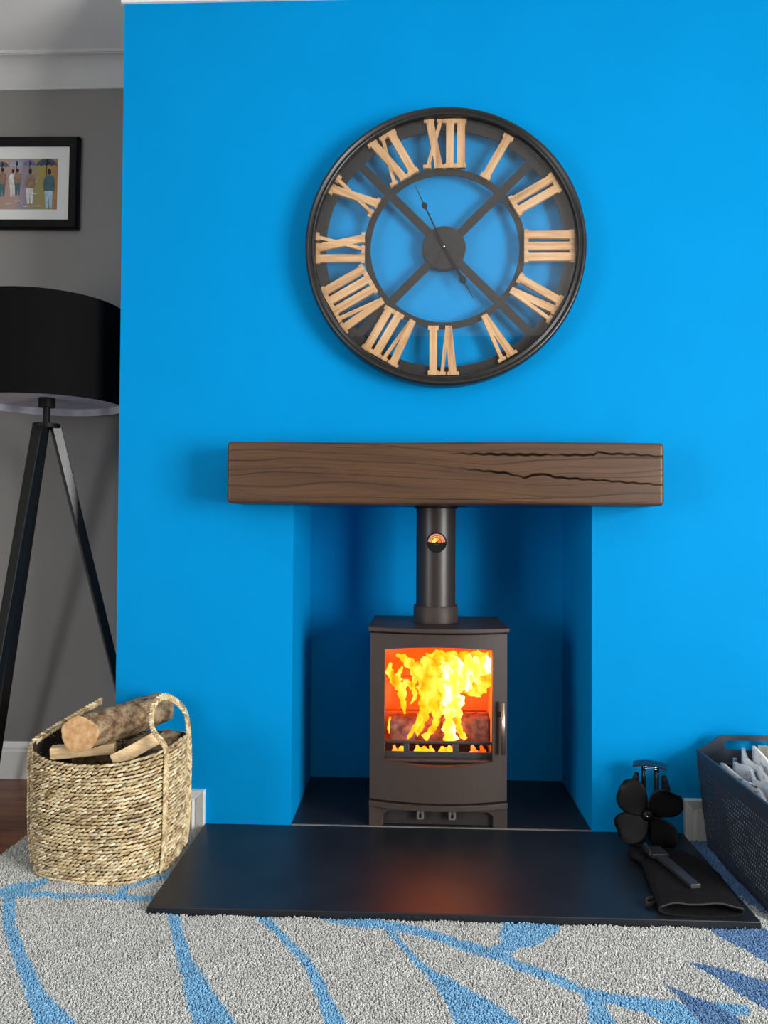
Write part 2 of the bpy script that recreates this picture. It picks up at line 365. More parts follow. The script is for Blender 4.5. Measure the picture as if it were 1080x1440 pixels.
# ------------------------------------------------------------------ rug
RUG_L = [[(-1.074,-0.439),(-1.009,-0.562),(-0.929,-0.673),(-0.841,-0.793),(-0.766,-0.896),(-0.62,-1.091),(-0.511,-1.086),(-0.693,-0.892),(-0.785,-0.813),(-0.879,-0.697),(-0.971,-0.575),(-1.038,-0.448)],[(-1.46,-0.408),(-1.097,-0.412),(-0.961,-0.416),(-0.828,-0.416),(-0.688,-0.416),(-0.686,-0.448),(-0.817,-0.444),(-0.949,-0.44),(-1.038,-0.448),(-1.078,-0.447),(-1.433,-0.443)],[(-1.114,-0.413),(-1.071,-0.377),(-1.011,-0.331),(-0.996,-0.377),(-1.041,-0.416),(-1.064,-0.439)],[(-0.816,-0.426),(-0.798,-0.382),(-0.713,-0.284),(-0.704,-0.323),(-0.779,-0.385),(-0.786,-0.425)],[(-0.675,-0.454),(-0.663,-0.481),(-0.62,-0.573),(-0.57,-0.682),(-0.529,-0.778),(-0.481,-0.882),(-0.368,-1.08),(-0.247,-1.074),(-0.404,-0.879),(-0.478,-0.776),(-0.54,-0.681),(-0.596,-0.572),(-0.631,-0.479),(-0.641,-0.453)],[(-0.482,-0.462),(-0.459,-0.49),(-0.388,-0.577),(-0.319,-0.67),(-0.288,-0.731),(-0.261,-0.81),(-0.243,-0.871),(-0.17,-1.071),(-0.12,-1.069),(-0.204,-0.869),(-0.238,-0.798),(-0.264,-0.73),(-0.306,-0.656),(-0.365,-0.575),(-0.42,-0.492),(-0.439,-0.466)],[(-0.349,-0.472),(-0.215,-0.472),(-0.147,-0.51),(-0.066,-0.528),(0.012,-0.572),(0.085,-0.616),(0.153,-0.665),(0.205,-0.7),(0.253,-0.743),(0.236,-0.758),(0.173,-0.721),(0.103,-0.663),(0.039,-0.632),(-0.028,-0.588),(-0.113,-0.56),(-0.177,-0.542),(-0.243,-0.53),(-0.32,-0.5)],[(-0.154,-0.529),(-0.129,-0.578),(-0.082,-0.672),(-0.046,-0.732),(-0.021,-0.799),(-0.004,-0.86),(0.051,-1.061),(0.228,-1.053),(0.113,-0.855),(0.067,-0.794),(0.016,-0.752),(-0.038,-0.7),(-0.082,-0.645),(-0.121,-0.563)],[(0.131,-0.458),(0.272,-0.457),(0.259,-0.499),(0.244,-0.537),(0.204,-0.582),(0.116,-0.636),(0.132,-0.659),(0.084,-0.624),(0.107,-0.587),(0.125,-0.497)],[(0.247,-0.739),(0.303,-0.761),(0.355,-0.772),(0.421,-0.773),(0.434,-0.794),(0.443,-0.839),(0.444,-0.949),(0.385,-0.917),(0.372,-0.842),(0.342,-0.813),(0.27,-0.785),(0.242,-0.76)],[(0.245,-0.748),(0.277,-0.784),(0.288,-0.846),(0.317,-1.049),(0.217,-1.053),(0.242,-0.848),(0.248,-0.797)],[(0.492,-0.781),(0.551,-0.789),(0.536,-0.819),(0.509,-0.82)]]
RUG_D = [[(0.418,-0.721),(0.454,-0.758),(0.49,-0.785),(0.516,-0.819),(0.522,-0.835),(0.54,-0.945),(0.456,-0.948),(0.444,-0.839),(0.436,-0.788)],[(0.493,-0.641),(0.551,-0.666),(0.627,-0.704),(0.79,-0.823),(0.721,-0.936),(0.585,-0.796),(0.552,-0.749),(0.52,-0.693)],[(0.576,-0.484),(0.671,-0.467),(0.717,-0.508),(0.903,-0.637),(0.816,-0.78),(0.656,-0.641),(0.631,-0.597),(0.602,-0.557)],
         [(0.71,-0.02),(0.76,-0.02),(0.76,-0.2),(0.80,-0.36),(0.74,-0.44),(0.71,-0.3)]]
def inpoly(px, py, poly):
    ins = np.zeros(px.shape, bool); n = len(poly)
    for i in range(n):
        x0, y0 = poly[i]; x1, y1 = poly[i-1]
        if y0 == y1: continue
        c = ((y0 > py) != (y1 > py)) & (px < (x1-x0)*(py-y0)/(y1-y0)+x0); ins ^= c
    return ins
def rug_tint(px, py):
    wob = .002*np.sin(px*90+py*40)+.002*np.sin(py*110)
    li = np.zeros(px.shape, bool); dk = li.copy()
    for p in RUG_L: li |= inpoly(px+wob, py-wob, p)
    for p in RUG_D: dk |= inpoly(px+wob, py-wob, p)
    c = np.empty(px.shape+(4,)); c[...] = srgb(198, 199, 195)
    c[dk] = srgb(104, 139, 180); c[li & ~dk] = srgb(130, 182, 216); c[..., 3] = 1
    return c
RGX0, RGX1, RGY0, RGY1 = -1.2, 1.5, -3.0, -.022
rug = thing('rug', 'light grey wool rug with blue leaf veins spread before the hearth', 'rug', (0, 0, 0))
b = MB(); b.box(RGX0, RGX1, RGY0, -.505, 0.001, .008); b.box(RGX0, -.7015, -.505, RGY1, .001, .008); b.box(.7075, RGX1, -.505, RGY1, .001, .008)
b.build('backing', M['mat'], rug)
def mesh_np(name, V, F3, colors, mat, parent, smooth=False):
    me = bpy.data.meshes.new(name); nv = len(V); nf = len(F3)
    me.vertices.add(nv); me.vertices.foreach_set('co', V.astype(np.float32).ravel())
    me.loops.add(nf*3); me.loops.foreach_set('vertex_index', F3.astype(np.int32).ravel())
    me.polygons.add(nf); me.polygons.foreach_set('loop_start', np.arange(0, nf*3, 3, dtype=np.int32))
    me.polygons.foreach_set('use_smooth', np.full(nf, smooth))
    me.update(calc_edges=True)
    a = me.color_attributes.new('tint', 'FLOAT_COLOR', 'POINT'); a.data.foreach_set('color', colors.astype(np.float32).ravel())
    me.materials.append(mat); o = bpy.data.objects.new(name, me); COL.objects.link(o); o.parent = parent; return o
def tufts(x0, x1, y0, y1, sp, w, h):
    gx, gy = np.meshgrid(np.arange(x0, x1, sp), np.arange(y0, y1, sp)); gx = gx.ravel(); gy = gy.ravel()
    gx = gx+rng.uniform(-.6, .6, gx.shape)*sp; gy = gy+rng.uniform(-.6, .6, gy.shape)*sp
    gx = np.clip(gx, x0, x1); gy = np.clip(gy, y0, y1)
    c = rug_tint(gx, gy); k = rng.uniform(.84, 1.12, len(gx)); c[:, :3] *= k[:, None]
    hh = h*rng.uniform(.87, 1.07, len(gx))+.0015*np.sin(gx*37+2*np.sin(gy*23)); ang = rng.uniform(0, 2*PI, len(gx)); tx = rng.normal(0, .0016, len(gx)); ty = rng.normal(0, .0016, len(gx))
    V = []; 
    for j in range(3):
        a = ang+j*2*PI/3; V.append(np.stack([gx+w*np.cos(a), gy+w*np.sin(a), np.full(len(gx), .006)], 1))
    for j in range(3):
        a = ang+j*2*PI/3; V.append(np.stack([gx+tx+w*.62*np.cos(a), gy+ty+w*.62*np.sin(a), .006+hh], 1))
    V = np.stack(V, 1).reshape(-1, 3); i0 = np.arange(len(gx))[:, None]*6
    F = np.concatenate([i0+np.array([[3, 4, 5]])]+[i0+np.array([[j, (j+1) % 3, 3+(j+1) % 3]]) for j in range(3)]+[i0+np.array([[j, 3+(j+1) % 3, 3+j]]) for j in range(3)], 0)
    return V, F, np.repeat(c, 6, 0)
parts = [tufts(RGX0, 1.1, -1.25, -.5055, .0034, .0025, .011), tufts(RGX0, -.7025, -.5055, RGY1, .0038, .0026, .011), tufts(.7085, .9, -.5055, RGY1, .0048, .003, .011)]
off = 0; VV = []; FF = []; CC = []
for v, f, c in parts: VV.append(v); FF.append(f+off); CC.append(c); off += len(v)
pile = mesh_np('cut_pile', np.concatenate(VV), np.concatenate(FF), np.concatenate(CC), M['pile'], rug); pile['kind'] = 'stuff'
v, f, c = tufts(RGX0, RGX1, RGY0, -1.25, .011, .008, .009)
po = mesh_np('cut_pile', v, f, c, M['pile'], rug); po['kind'] = 'stuff'

# ------------------------------------------------------------------ mantel beam
MX0, MX1, MZ0, MZ1, MDp = -.6095, .6062, .9792, 1.1534, .15
CR1 = [(.0, 1.119), (.021, 1.121), (.2, 1.1185), (.412, 1.118), (.424, 1.128), (.442, 1.122), (.519, 1.12), (.606, 1.113)]
CR2 = [(.03, 1.082), (.07, 1.077), (.178, 1.066), (.218, 1.054), (.266, 1.066), (.315, 1.055), (.442, 1.047), (.606, 1.035)]
def crack(X, Z, pl, w, d, x0, x1, dip):
    zc = np.interp(X, [p[0] for p in pl], [p[1] for p in pl])+.0012*np.sin(X*160)
    env = np.clip((X-pl[0][0])/.12, 0, 1)*np.clip(1.35-(X-x0)/(x1-x0), .25, 1)*(1-.6*np.exp(-((X-dip)/.02)**2))
    env = np.where(X < pl[0][0], 0, env)
    return d*env*np.exp(-((Z-zc)/(w*(.5+.6*env)))**2)
def beam():
    L = MX1-MX0; H = MZ1-MZ0; r = .011
    nx = 420; xs = np.concatenate([MX0+r*(1-np.cos(np.linspace(0, PI/2, 6)))[:-1], np.linspace(MX0+r, MX1-r, nx), MX1-r*(1-np.cos(np.linspace(PI/2, 0, 6)))[1:]])
    nz = 150
    prof = []                                   # (y, z) loop: back bottom -> front bottom -> front -> top -> back
    prof.append((0, MZ0)); prof.append((-MDp*.5, MZ0))
    for a in np.linspace(0, PI/2, 6): prof.append((-MDp+r-r*math.sin(a), MZ0+r-r*math.cos(a)))
    zf = np.linspace(MZ0+r, MZ1-r, nz)
    for z in zf[1:-1]: prof.append((-MDp, z))
    for a in np.linspace(0, PI/2, 6): prof.append((-MDp+r-r*math.cos(a), MZ1-r+r*math.sin(a)))
    prof.append((-MDp*.5, MZ1)); prof.append((0, MZ1))
    pr = np.array(prof); n = len(pr); X = np.repeat(xs[:, None], n, 1); Y = np.repeat(pr[None, :, 0], len(xs), 0); Z = np.repeat(pr[None, :, 1], len(xs), 0)
    # round the ends
    d = np.minimum(X-MX0, MX1-X); sh = np.where(d < r, r-np.sqrt(np.maximum(0, r*r-(r-d)**2)), 0)
    zc = (MZ0+MZ1)/2; Z = Z+np.where(np.abs(Z-zc) > .02, -np.sign(Z-zc)*sh*np.clip((np.abs(Z-zc)-.02)/.06, 0, 1), 0); Y = np.where(Y < -.03, Y+sh, Y)
    Y = Y+.0014*np.sin(X*5.1)*np.sin(Z*40)
    Z = Z+.0012*np.sin(X*7)*np.where(np.abs(Z-zc) > .07, 1, 0)
    # grain: warped layer lines, bending round knots
    Zw = Z-.976; U = Zw*1.0
    for kx, kz, s, ax, az in [(-.506, 1.079, .020, .085, .028), (.13, 1.055, .018, .16, .03), (.45, 1.09, -.012, .1, .03), (-.2, 1.02, -.016, .18, .035)]:
        U = U+s*np.tanh((Z-kz)/.02)*np.exp(-((X-kx)/ax)**2-((Z-kz)/az)**2)
    U = U+.010*np.sin(X*3.1+.6)+.006*np.sin(X*7.3+Z*18)+.003*np.sin(X*17+Z*40)
    q = U*330+2.2*np.sin(U*61)+.9*np.sin(X*2.1)
    line = np.exp(-((np.mod(q, 2*PI)-PI)/.42)**2)*(.25+.75*np.sin(U*71+X*1.9+.5*np.sin(X*5))**2)
    q2 = U*900+2*np.sin(U*90+X*3); fine = .5+.5*np.sin(q2)
    front = np.clip((-Y-.10)/.03, 0, 1)
    dep = .0010*line+.0003*fine
    ck = crack(X, Z, CR1, .0019, .014, 0, .6, .30)+crack(X, Z, CR2, .0018, .014, 0, .6, .20)
    Y = Y+front*(dep+ck)
    grain = .47-.52*line+.06*fine-.05*np.sin(X*9+U*70)-front*np.clip(ck/.010, 0, .5)  # last term darkens the crack colour too, painting in their shade
    V = np.stack([X, Y, Z], 2).reshape(-1, 3); mm = len(xs)
    F = []
    for i in range(mm-1):
        a = i*n
        for j in range(n):
            k = (j+1) % n; F.append((a+j, a+n+j, a+n+k, a+k))
    me = bpy.data.meshes.new('mantel_beam'); me.from_pydata(V.tolist(), [], F+[tuple(range(n)), tuple((mm-1)*n+n-1-j for j in range(n))])
    at = me.attributes.new('grain', 'FLOAT', 'POINT'); at.data.foreach_set('value', grain.astype(np.float32).ravel())
    me.materials.append(M['oak']); me.polygons.foreach_set('use_smooth', [True]*(len(F))+[False]*2); me.update()
    o = bpy.data.objects.new('mantel_beam', me); COL.objects.link(o)
    tag(o, 'dark oak beam mantel shelf with cracked grain above the stove', 'mantel')
beam()

# ------------------------------------------------------------------ clock
CX, CZ = .004, 1.737
clock = thing('wall_clock', 'large round black skeleton clock with wooden roman numerals', 'clock', (CX, 0, CZ))
b = MB(); b.lathe_y([(.3835, -.002), (.402, -.002), (.408, -.012), (.411, -.045), (.409, -.060), (.404, -.067), (.398, -.066), (.3965, -.061), (.392, -.060), (.389, -.066), (.385, -.0665), (.383, -.060), (.3825, -.046), (.3825, -.036)], 128, closed=True)
b.build('rim', M['clockrim'], clock)
def flat_ring(r0, r1, y0, y1): return MB().lathe_y([(r0, y1), (r0, y0), (r1, y0), (r1, y1)], 128, smooth=False, closed=True)
flat_ring(.351, .384, -.036, -.032).build('outer_ring', M['clockflat'], clock)
flat_ring(.2185, .2385, -.036, -.032).build('inner_ring', M['clockflat'], clock)
HX, HZc = -.002, .002
for k in range(4):
    a = R(45+90*k); m = MB(); m.box(.055, .356, -.0355, -.0325, -.0128, .0128); o = m.build('spoke', M['clockflat'], clock); o.rotation_euler = (0, -a, 0)
b = MB(); b.lathe_y([(0.0001, -.039), (.062, -.039), (.064, -.0375), (.064, -.014), (.060, -.012), (.0001, -.012)], 64, HX, HZc, smooth=False); b.build('hub', M['clockflat'], clock)
# numerals: local frame with z outward (top of the letter), x to the right seen from the front
_ly = [0]
def lay(): _ly[0] += 1; return -.010-.00022*(_ly[0] % 12)
HN = .145; SW = .0225; TW = .0105; SER = .0125
def g_I(m, x0, w=SW, l=True, r=True, top=True):
    m.box(x0, x0+w, lay(), 0, 0, HN)
def ser(m, x0, x1):
    for z0, z1 in ((0, SER), (HN-SER, HN)):
        m.box(x0, x1, lay(), 0, z0, z1)
def para(m, xb0, xb1, xt0, xt1, z0=0, z1=HN): m.prism([(xb0, z0), (xb1, z0), (xt1, z1), (xt0, z1)], lay(), 0)
def I_group(m, x0, n, gap=.0100):
    w = n*SW+(n-1)*gap
    for i in range(n): g_I(m, x0+i*(SW+gap))
    ser(m, x0-.0042, x0+w+.0042); return x0+w
def V_glyph(m, x0, w=.055):
    para(m, x0+w*.5-.009, x0+w*.5+.010, x0+.003, x0+.003+SW)              # heavy left stroke
    para(m, x0+w*.5-.002, x0+w*.5+.009, x0+w-.003-TW, x0+w-.003)          # thin right stroke
    m.box(x0-.003, x0+SW+.008, lay(), 0, HN-SER*.8, HN); m.box(x0+w-TW-.010, x0+w+.004, lay(), 0, HN-SER*.8, HN)
    return x0+w
def X_glyph(m, x0, w=.058):
    para(m, x0+w-.003-SW, x0+w-.003, x0+.003, x0+.003+SW)
    para(m, x0+.004, x0+.004+TW, x0+w-.004-TW, x0+w-.004)
    s2 = SER*.8
    m.box(x0-.002, x0+SW+.006, lay(), 0, HN-s2, HN); m.box(x0+w-TW-.010, x0+w+.003, lay(), 0, HN-s2, HN)
    m.box(x0+w-SW-.006, x0+w+.002, lay(), 0, 0, s2); m.box(x0-.003, x0+TW+.010, lay(), 0, 0, s2)
    return x0+w
NUM = {1: 'I', 2: 'II', 3: 'III', 4: 'IV', 5: 'V', 6: 'VI', 7: 'VII', 8: 'VIII', 9: 'IX', 10: 'X', 11: 'XI', 12: 'XII'}
for h, s in NUM.items():
    m = MB(); x = 0; i = 0; first = True
    while i < len(s):
        if s[i] == 'I':
            n = 1
            while i+n < len(s) and s[i+n] == 'I': n += 1
            if not first: x += .006
            x = I_group(m, x, n); i += n
            if i < len(s): x += .004
        elif s[i] == 'V': x = V_glyph(m, x if first else x); i += 1
        else: x = X_glyph(m, x); i += 1
        first = False
    wtot = x; rot = Matrix.Rotation(R(30*h), 3, 'Y')
    vs = [Vector((p[0]-wtot/2, p[1], p[2])) for p in m.v]; m.v = [tuple(p) for p in vs]
    o = m.build('numeral', M['numeral'], clock); o.rotation_euler = (0, R(30*h), 0)
    o.location = Vector((HX, -.0362, HZc)) + rot @ Vector((0, 0, .233)); o['label'] = 'pale wooden roman numeral ' + s
# hands
def hand(name, pts, y0, y1, ang, label):
    m = MB(); m.prism(pts, y0, y1); o = m.build(name, M['black'], clock, (HX, 0, HZc)); o.rotation_euler = (0, ang, 0); o['label'] = label; return o
def spade(l, w, r, zs):
    L_ = [(-w, -.05), (w*1.4, -.05), (w, zs)]; Rr = []
    for t in np.linspace(-.5*PI*.8, .5*PI*.9, 9): L_.append((r*math.cos(t), zs+r*1.25*(math.sin(t)+1)))
    L_ += [(.0015, zs+r*4), (.0006, l), (-.0006, l), (-.0015, zs+r*4)]
    for t in np.linspace(.5*PI*.9, -.5*PI*.8, 9): L_.append((-r*math.cos(t), zs+r*1.25*(math.sin(t)+1)))
    L_.append((-w, zs)); return L_
hand('minute_hand', spade(.205, .0022, .0085, .125), -.0445, -.043, math.atan2(-.088, .186), 'slim black spade-shaped minute hand')
hand('hour_hand', spade(.178, .0045, .0105, .098), -.0425, -.041, math.atan2(.090, -.157), 'short black spade-shaped hour hand')
hand('second_hand', [(-.0012, -.01), (.0012, -.01), (.0010, .075), (-.0010, .075)], -.047, -.046, R(205), 'thin black second hand')
b = MB(); b.lathe_y([(0.0001, -.0490), (.003, -.0485), (.0036, -.046), (.0036, -.039)], 20, HX, HZc); b.build('centre_pin', M['chrome'], clock)
b = MB(); b.lathe_y([(.0001, -.054), (.382, -.054)], 96); b.build('glass', M['glass'], clock)

# ------------------------------------------------------------------ stove
SX = -.007
stove = thing('wood_stove', 'charcoal wood-burning stove with lit fire behind its glass door', 'stove', (SX, 0, HZ+.001))
BZ = HZ+.001
def fy(x): return -.028+.036*(x/.203)**2          # bowed front
def bow(x0, x1, zlo, zhi, t, off=0, n=14, m=None, mi=0):
    """slab of the bowed front between x0..x1, zlo(x)..zhi(x), thickness t"""
    m = m or MB(); xs = np.linspace(x0, x1, n+1); rg = []
    for x in xs:
        y = fy(x)+off; a, c = zlo(x)-BZ, zhi(x)-BZ
        rg.append([(x, y, a), (x, y, c), (x, y+t, c), (x, y+t, a)])
    return m.rings(rg, True, True, True, mi, smooth=False)
k_ = lambda v: (lambda x: v)
wx = .1595
wb = lambda x: .2165+.010*(x/wx)**2; wt = lambda x: .5635-.010*(x/wx)**2
# body shell
b = MB(); t = .012
b.box(-.203, -.203+t, .012, .29, .105-BZ, .604-BZ); b.box(.203-t, .203, .012, .29, .105-BZ, .604-BZ)
b.box(-.203, .203, .278, .29, .105-BZ, .604-BZ); b.box(-.203, .203, .012, .29, .105-BZ, .118-BZ); b.box(-.203, .203, .012, .29, .594-BZ, .604-BZ)
b.box(-.191, -wx-.001, .014, .030, .118-BZ, .594-BZ); b.box(wx+.001, .191, .014, .030, .118-BZ, .594-BZ)
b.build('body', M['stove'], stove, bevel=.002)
# top plate: bowed front edge
b = MB(); top = [(x, fy(x)-.012) for x in np.linspace(-.209, .209, 15)] + [(.205, .297), (-.205, .297)]
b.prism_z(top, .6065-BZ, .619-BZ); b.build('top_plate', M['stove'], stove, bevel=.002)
# door
door = MB()
bow(-.203, -wx, k_(.110), k_(.6005), .018, m=door, n=4); bow(wx, .203, k_(.110), k_(.6005), .018, m=door, n=4)
bow(-wx, wx, k_(.110), wb, .018, m=door, n=16); bow(-wx, wx, wt, k_(.6005), .018, m=door, n=16)
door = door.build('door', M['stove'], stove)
m = MB()
xs = np.linspace(-wx-.003, wx+.003, 17)
m.rings([[(x, fy(x)+.013, wb(x)-BZ-.003), (x, fy(x)+.013, wt(x)-BZ+.003)] for x in xs], False, smooth=True); m.build('glass', M['stoveglass'], door)
hd = MB(); hx = .189; hd.tube([(hx, fy(hx)-.022, .252-BZ), (hx, fy(hx)-.022, .405-BZ)], .0065, 14)
hd = hd.build('handle', M['bronze'], door)
m = MB(); m.tube([(hx-.014, fy(hx)+.004, .365-BZ), (hx-.004, fy(hx)-.014, .368-BZ), (hx, fy(hx)-.022, .37-BZ)], [.008, .0065, .006], 10); m.build('handle_bracket', M['darkiron'], hd)
# ash lip and base
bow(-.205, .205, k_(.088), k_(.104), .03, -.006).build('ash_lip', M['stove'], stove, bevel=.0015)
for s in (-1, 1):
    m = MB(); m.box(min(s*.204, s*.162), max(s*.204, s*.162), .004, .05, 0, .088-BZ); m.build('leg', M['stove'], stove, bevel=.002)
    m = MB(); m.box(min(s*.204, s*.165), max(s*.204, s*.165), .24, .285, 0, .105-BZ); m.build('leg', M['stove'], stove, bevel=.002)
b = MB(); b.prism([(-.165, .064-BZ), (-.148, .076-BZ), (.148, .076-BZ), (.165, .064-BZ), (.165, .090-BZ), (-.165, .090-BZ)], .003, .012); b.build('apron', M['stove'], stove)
b = MB(); b.box(-.165, .165, .020, .05, .001, .10-BZ); b.build('base_panel', M['recessiron'], stove)
FLI = [(0, -.010), (.0032, -.008), (.0042, -.004), (.003, 0), (.0022, .003), (.001, .0085), (-.0002, .004), (-.002, .001), (-.0038, -.003), (-.003, -.008)]
for cx in (-.052, .042):
    m = MB(); m.prism([(cx-.0105, .085-BZ), (cx-.0105, .058-BZ), (cx-.008, .054-BZ), (cx+.008, .054-BZ), (cx+.0105, .058-BZ), (cx+.0105, .085-BZ)], -.004, .025)
    c = m.build('air_control', M['tab'], stove, bevel=.001)
    m = MB(); m.prism([(cx+x, .069-BZ+z*1.1) for x, z in FLI], -.0055, -.0035); m.build('flame_emblem', M['matblack'], c)
# firebox lining
b = MB(); rows = [.205, .318, .43, .575]
for i in range(3):
    cuts = [-.178, .178] if i != 1 else [-.178, -.02, .178]
    for x0, x1 in zip(cuts, cuts[1:]):
        m = MB(); m.box(x0+.0012, x1-.0012, .225, .262, rows[i]-BZ+.0012, rows[i+1]-BZ-.0012); m.build('firebrick', M['vermic'], stove, bevel=.003, seg=1)
for s in (-1, 1):
    for i in range(3):
        m = MB(); m.box(min(s*.164, s*.188), max(s*.164, s*.188), .034, .224, rows[i]-BZ+.0012, rows[i+1]-BZ-.0012); m.build('firebrick', M['vermic'], stove, bevel=.003, seg=1)
b = MB(); b.box(-.163, .163, .034, .224, .195-BZ, .215-BZ); b.build('grate', M['darkiron'], stove)
b = MB(); b.raw([(-.163, .03, .555-BZ), (.163, .03, .555-BZ), (.163, .20, .535-BZ), (-.163, .20, .535-BZ), (-.163, .03, .575-BZ), (.163, .03, .575-BZ), (.163, .20, .575-BZ), (-.163, .20, .575-BZ)], [(0, 1, 2, 3), (7, 6, 5, 4), (0, 4, 5, 1)]); b.build('baffle', M['vermic'], stove)
# log guard: bar with three long slots
b = MB(); y0, y1 = .034, .040
b.box(-.163, .163, y0, y1, .266-BZ, .274-BZ); b.box(-.163, .163, y0, y1, .215-BZ, .242-BZ)
for x0, x1 in ((-.163, -.158), (-.103, -.086), (.044, .062), (.158, .163)): b.box(x0, x1, y0, y1, .242-BZ, .266-BZ)
b.build('log_guard', M['toolm'], stove, bevel=.002)
b = MB(); b.box(-.163, .163, .006, .034, .218-BZ, .226-BZ); b.build('inner_sill', M['toolm'], stove, bevel=.002)
# flue
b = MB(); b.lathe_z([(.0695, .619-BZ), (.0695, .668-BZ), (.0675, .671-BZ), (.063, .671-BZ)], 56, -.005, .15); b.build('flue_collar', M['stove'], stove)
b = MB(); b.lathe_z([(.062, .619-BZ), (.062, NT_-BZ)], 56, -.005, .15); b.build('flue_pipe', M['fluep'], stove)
b = MB(); b.lathe_z([(.0625, NT_-.0045-BZ), (.098, NT_-.0045-BZ), (.098, NT_-.0005-BZ)], 56, -.005, .15, smooth=False); b.lathe_z([(.0625, NT_-.012-BZ), (.068, NT_-.011-BZ), (.068, NT_-.004-BZ)], 56, -.005, .15); b.build('ceiling_collar', M['matblack'], stove)

# thermometer on the flue
th = thing('flue_thermometer', 'round magnetic stove thermometer stuck on the flue pipe', 'thermometer', (-.012, .088, .869))
b = MB(); b.lathe_y([(.0001, -.007), (.0295, -.007), (.031, -.005), (.031, .002), (.022, .010), (.0001, .010)], 48, smooth=False); b.build('case', M['matblack'], th)
def sector(r0, r1, a0, a1, y, mat, nm):
    m = MB(); n = 14; a = np.linspace(R(a0), R(a1), n)
    m.rings([[(r0*math.cos(t), y, r0*math.sin(t)) for t in a], [(r1*math.cos(t), y, r1*math.sin(t)) for t in a]], False, smooth=False); return m.build(nm, mat, th)
M['th_red'] = simple('dial_red', (.75, .10, .02, 1), .5); M['th_or'] = simple('dial_orange', (.9, .33, .05, 1), .5); M['th_ye'] = simple('dial_yellow', (.95, .66, .12, 1), .5); M['th_pk'] = simple('dial_salmon', (.62, .26, .17, 1), .5)
sector(.0215, .027, 5, 175, -.0074, M['th_pk'], 'dial_scale'); sector(.0165, .0205, 2, 178, -.0074, M['th_or'], 'dial_scale')
sector(.003, .0145, 95, 178, -.0074, M['th_ye'], 'dial_zone'); sector(.003, .0145, 45, 95, -.0074, M['th_or'], 'dial_zone'); sector(.003, .0145, 2, 45, -.0074, M['th_red'], 'dial_zone')
b = MB(); b.prism([(-.007, -.006), (.007, -.006), (.007, -.0045), (-.007, -.0045)], -.0078, -.007); b.build('name_plate', M['toolm'], th)
b = MB(); b.prism([(-.0015, 0), (.0015, 0), (.012, .012)], -.0082, -.0076); b.build('needle', M['matblack'], th)

# ------------------------------------------------------------------ fire
def PX(u, v): return ((u-617)/453-.003, .37-(v-990)/453)
fire = thing('fire', 'yellow and white flames blazing inside the stove', 'fire', (0, 0, .22))
def flame(pts, wd, y, hot=False, mat=None, dep=.55):
    P = [PX(u, v) for u, v in pts]; P3 = [(x, y+.010*math.sin(i*1.9+u0), z-.22) for i, ((x, z), u0) in enumerate(zip(P, [pts[0][0]]*len(P)))]
    C = catmull(P3, 6); rr = lerp_list([w/2/453 for w in wd], len(C)); ph = pts[0][0]*.37
    rr = [max(.0006, r*(1+.20*math.sin(i*1.25+ph)+.12*math.sin(i*2.7+ph*2))) for i, r in enumerate(rr)]
    m = MB(); n = 14; rg = []
    for i, p in enumerate(C):
        d = (C[min(i+1, len(C)-1)]-C[max(i-1, 0)]); a = Vector((d.z, 0, -d.x)).normalized() if (abs(d.x)+abs(d.z)) > 1e-6 else Vector((1, 0, 0))
        rg.append([p+a*rr[i]*math.cos(2*PI*k/n)*(1+.16*math.sin(i*.9+k*2.1+ph))+Vector((0, 1, 0))*rr[i]*dep*math.sin(2*PI*k/n) for k in range(n)])
    m.rings(rg, True, True, True); return m.build('flame', mat or (M['flamehot'] if hot else M['flame']), fire)
flame([(570, 1003), (567, 985), (565, 970), (556, 958), (548, 944), (550, 934)], [3, 9, 14, 12, 9, 3], .10)
flame([(566, 968), (574, 962), (582, 970), (584, 982), (578, 992)], [10, 8, 7, 6, 2], .11)
flame([(562, 960), (560, 952), (564, 945), (566, 940)], [8, 7, 5, 2], .12)
flame([(586, 1038), (592, 1018), (598, 1000), (602, 975), (602, 950), (606, 926)], [6, 12, 16, 24, 34, 20], .115)
flame([(606, 950), (590, 945), (576, 936), (566, 928), (557, 923)], [26, 20, 14, 9, 3], .125)
flame([(586, 942), (584, 955), (583, 966)], [14, 9, 3], .13)
flame([(634, 1038), (633, 1018), (638, 995), (634, 970), (640, 950), (654, 935)], [20, 16, 26, 30, 40, 30], .095, True)
flame([(622, 970), (618, 950), (616, 935), (620, 924)], [24, 30, 30, 12], .12)
flame([(640, 955), (660, 945), (676, 938), (689, 926)], [36, 38, 32, 14], .105, True)
flame([(646, 965), (664, 970), (676, 966), (684, 952), (690, 938)], [14, 18, 22, 22, 10], .115)
flame([(655, 972), (667, 976), (676, 979)], [10, 7, 2], .11)
flame([(600, 930), (622, 927), (645, 929), (668, 927), (688, 924)], [14, 18, 16, 15, 10], .14)
flame([(574, 1038), (582, 1024), (590, 1012), (597, 996)], [3, 6, 8, 10], .085)
flame([(597, 1038), (609, 1026), (614, 1012), (613, 996), (608, 980)], [9, 8, 9, 13, 18], .10)
flame([(614, 1010), (620, 1000), (622, 985), (622, 970)], [6, 12, 16, 22], .11)
flame([(655, 1038), (648, 1028), (643, 1014), (640, 998)], [7, 8, 9, 12], .09)
flame([(549, 1036), (548, 1025), (549, 1012)], [4, 5, 2], .13)
for u, w, y in ((556, 8, .055), (566, 12, .06), (588, 12, .055), (597, 10, .06), (606, 9, .055), (622, 12, .06), (632, 11, .055), (638, 8, .06), (664, 10, .062), (676, 9, .06)):
    flame([(u, 1058), (u+1, 1051), (u-1, 1043)], [w*.8, w*1.1, 3], y, mat=M['ember'] if u > 650 or u < 560 else None, dep=.8)
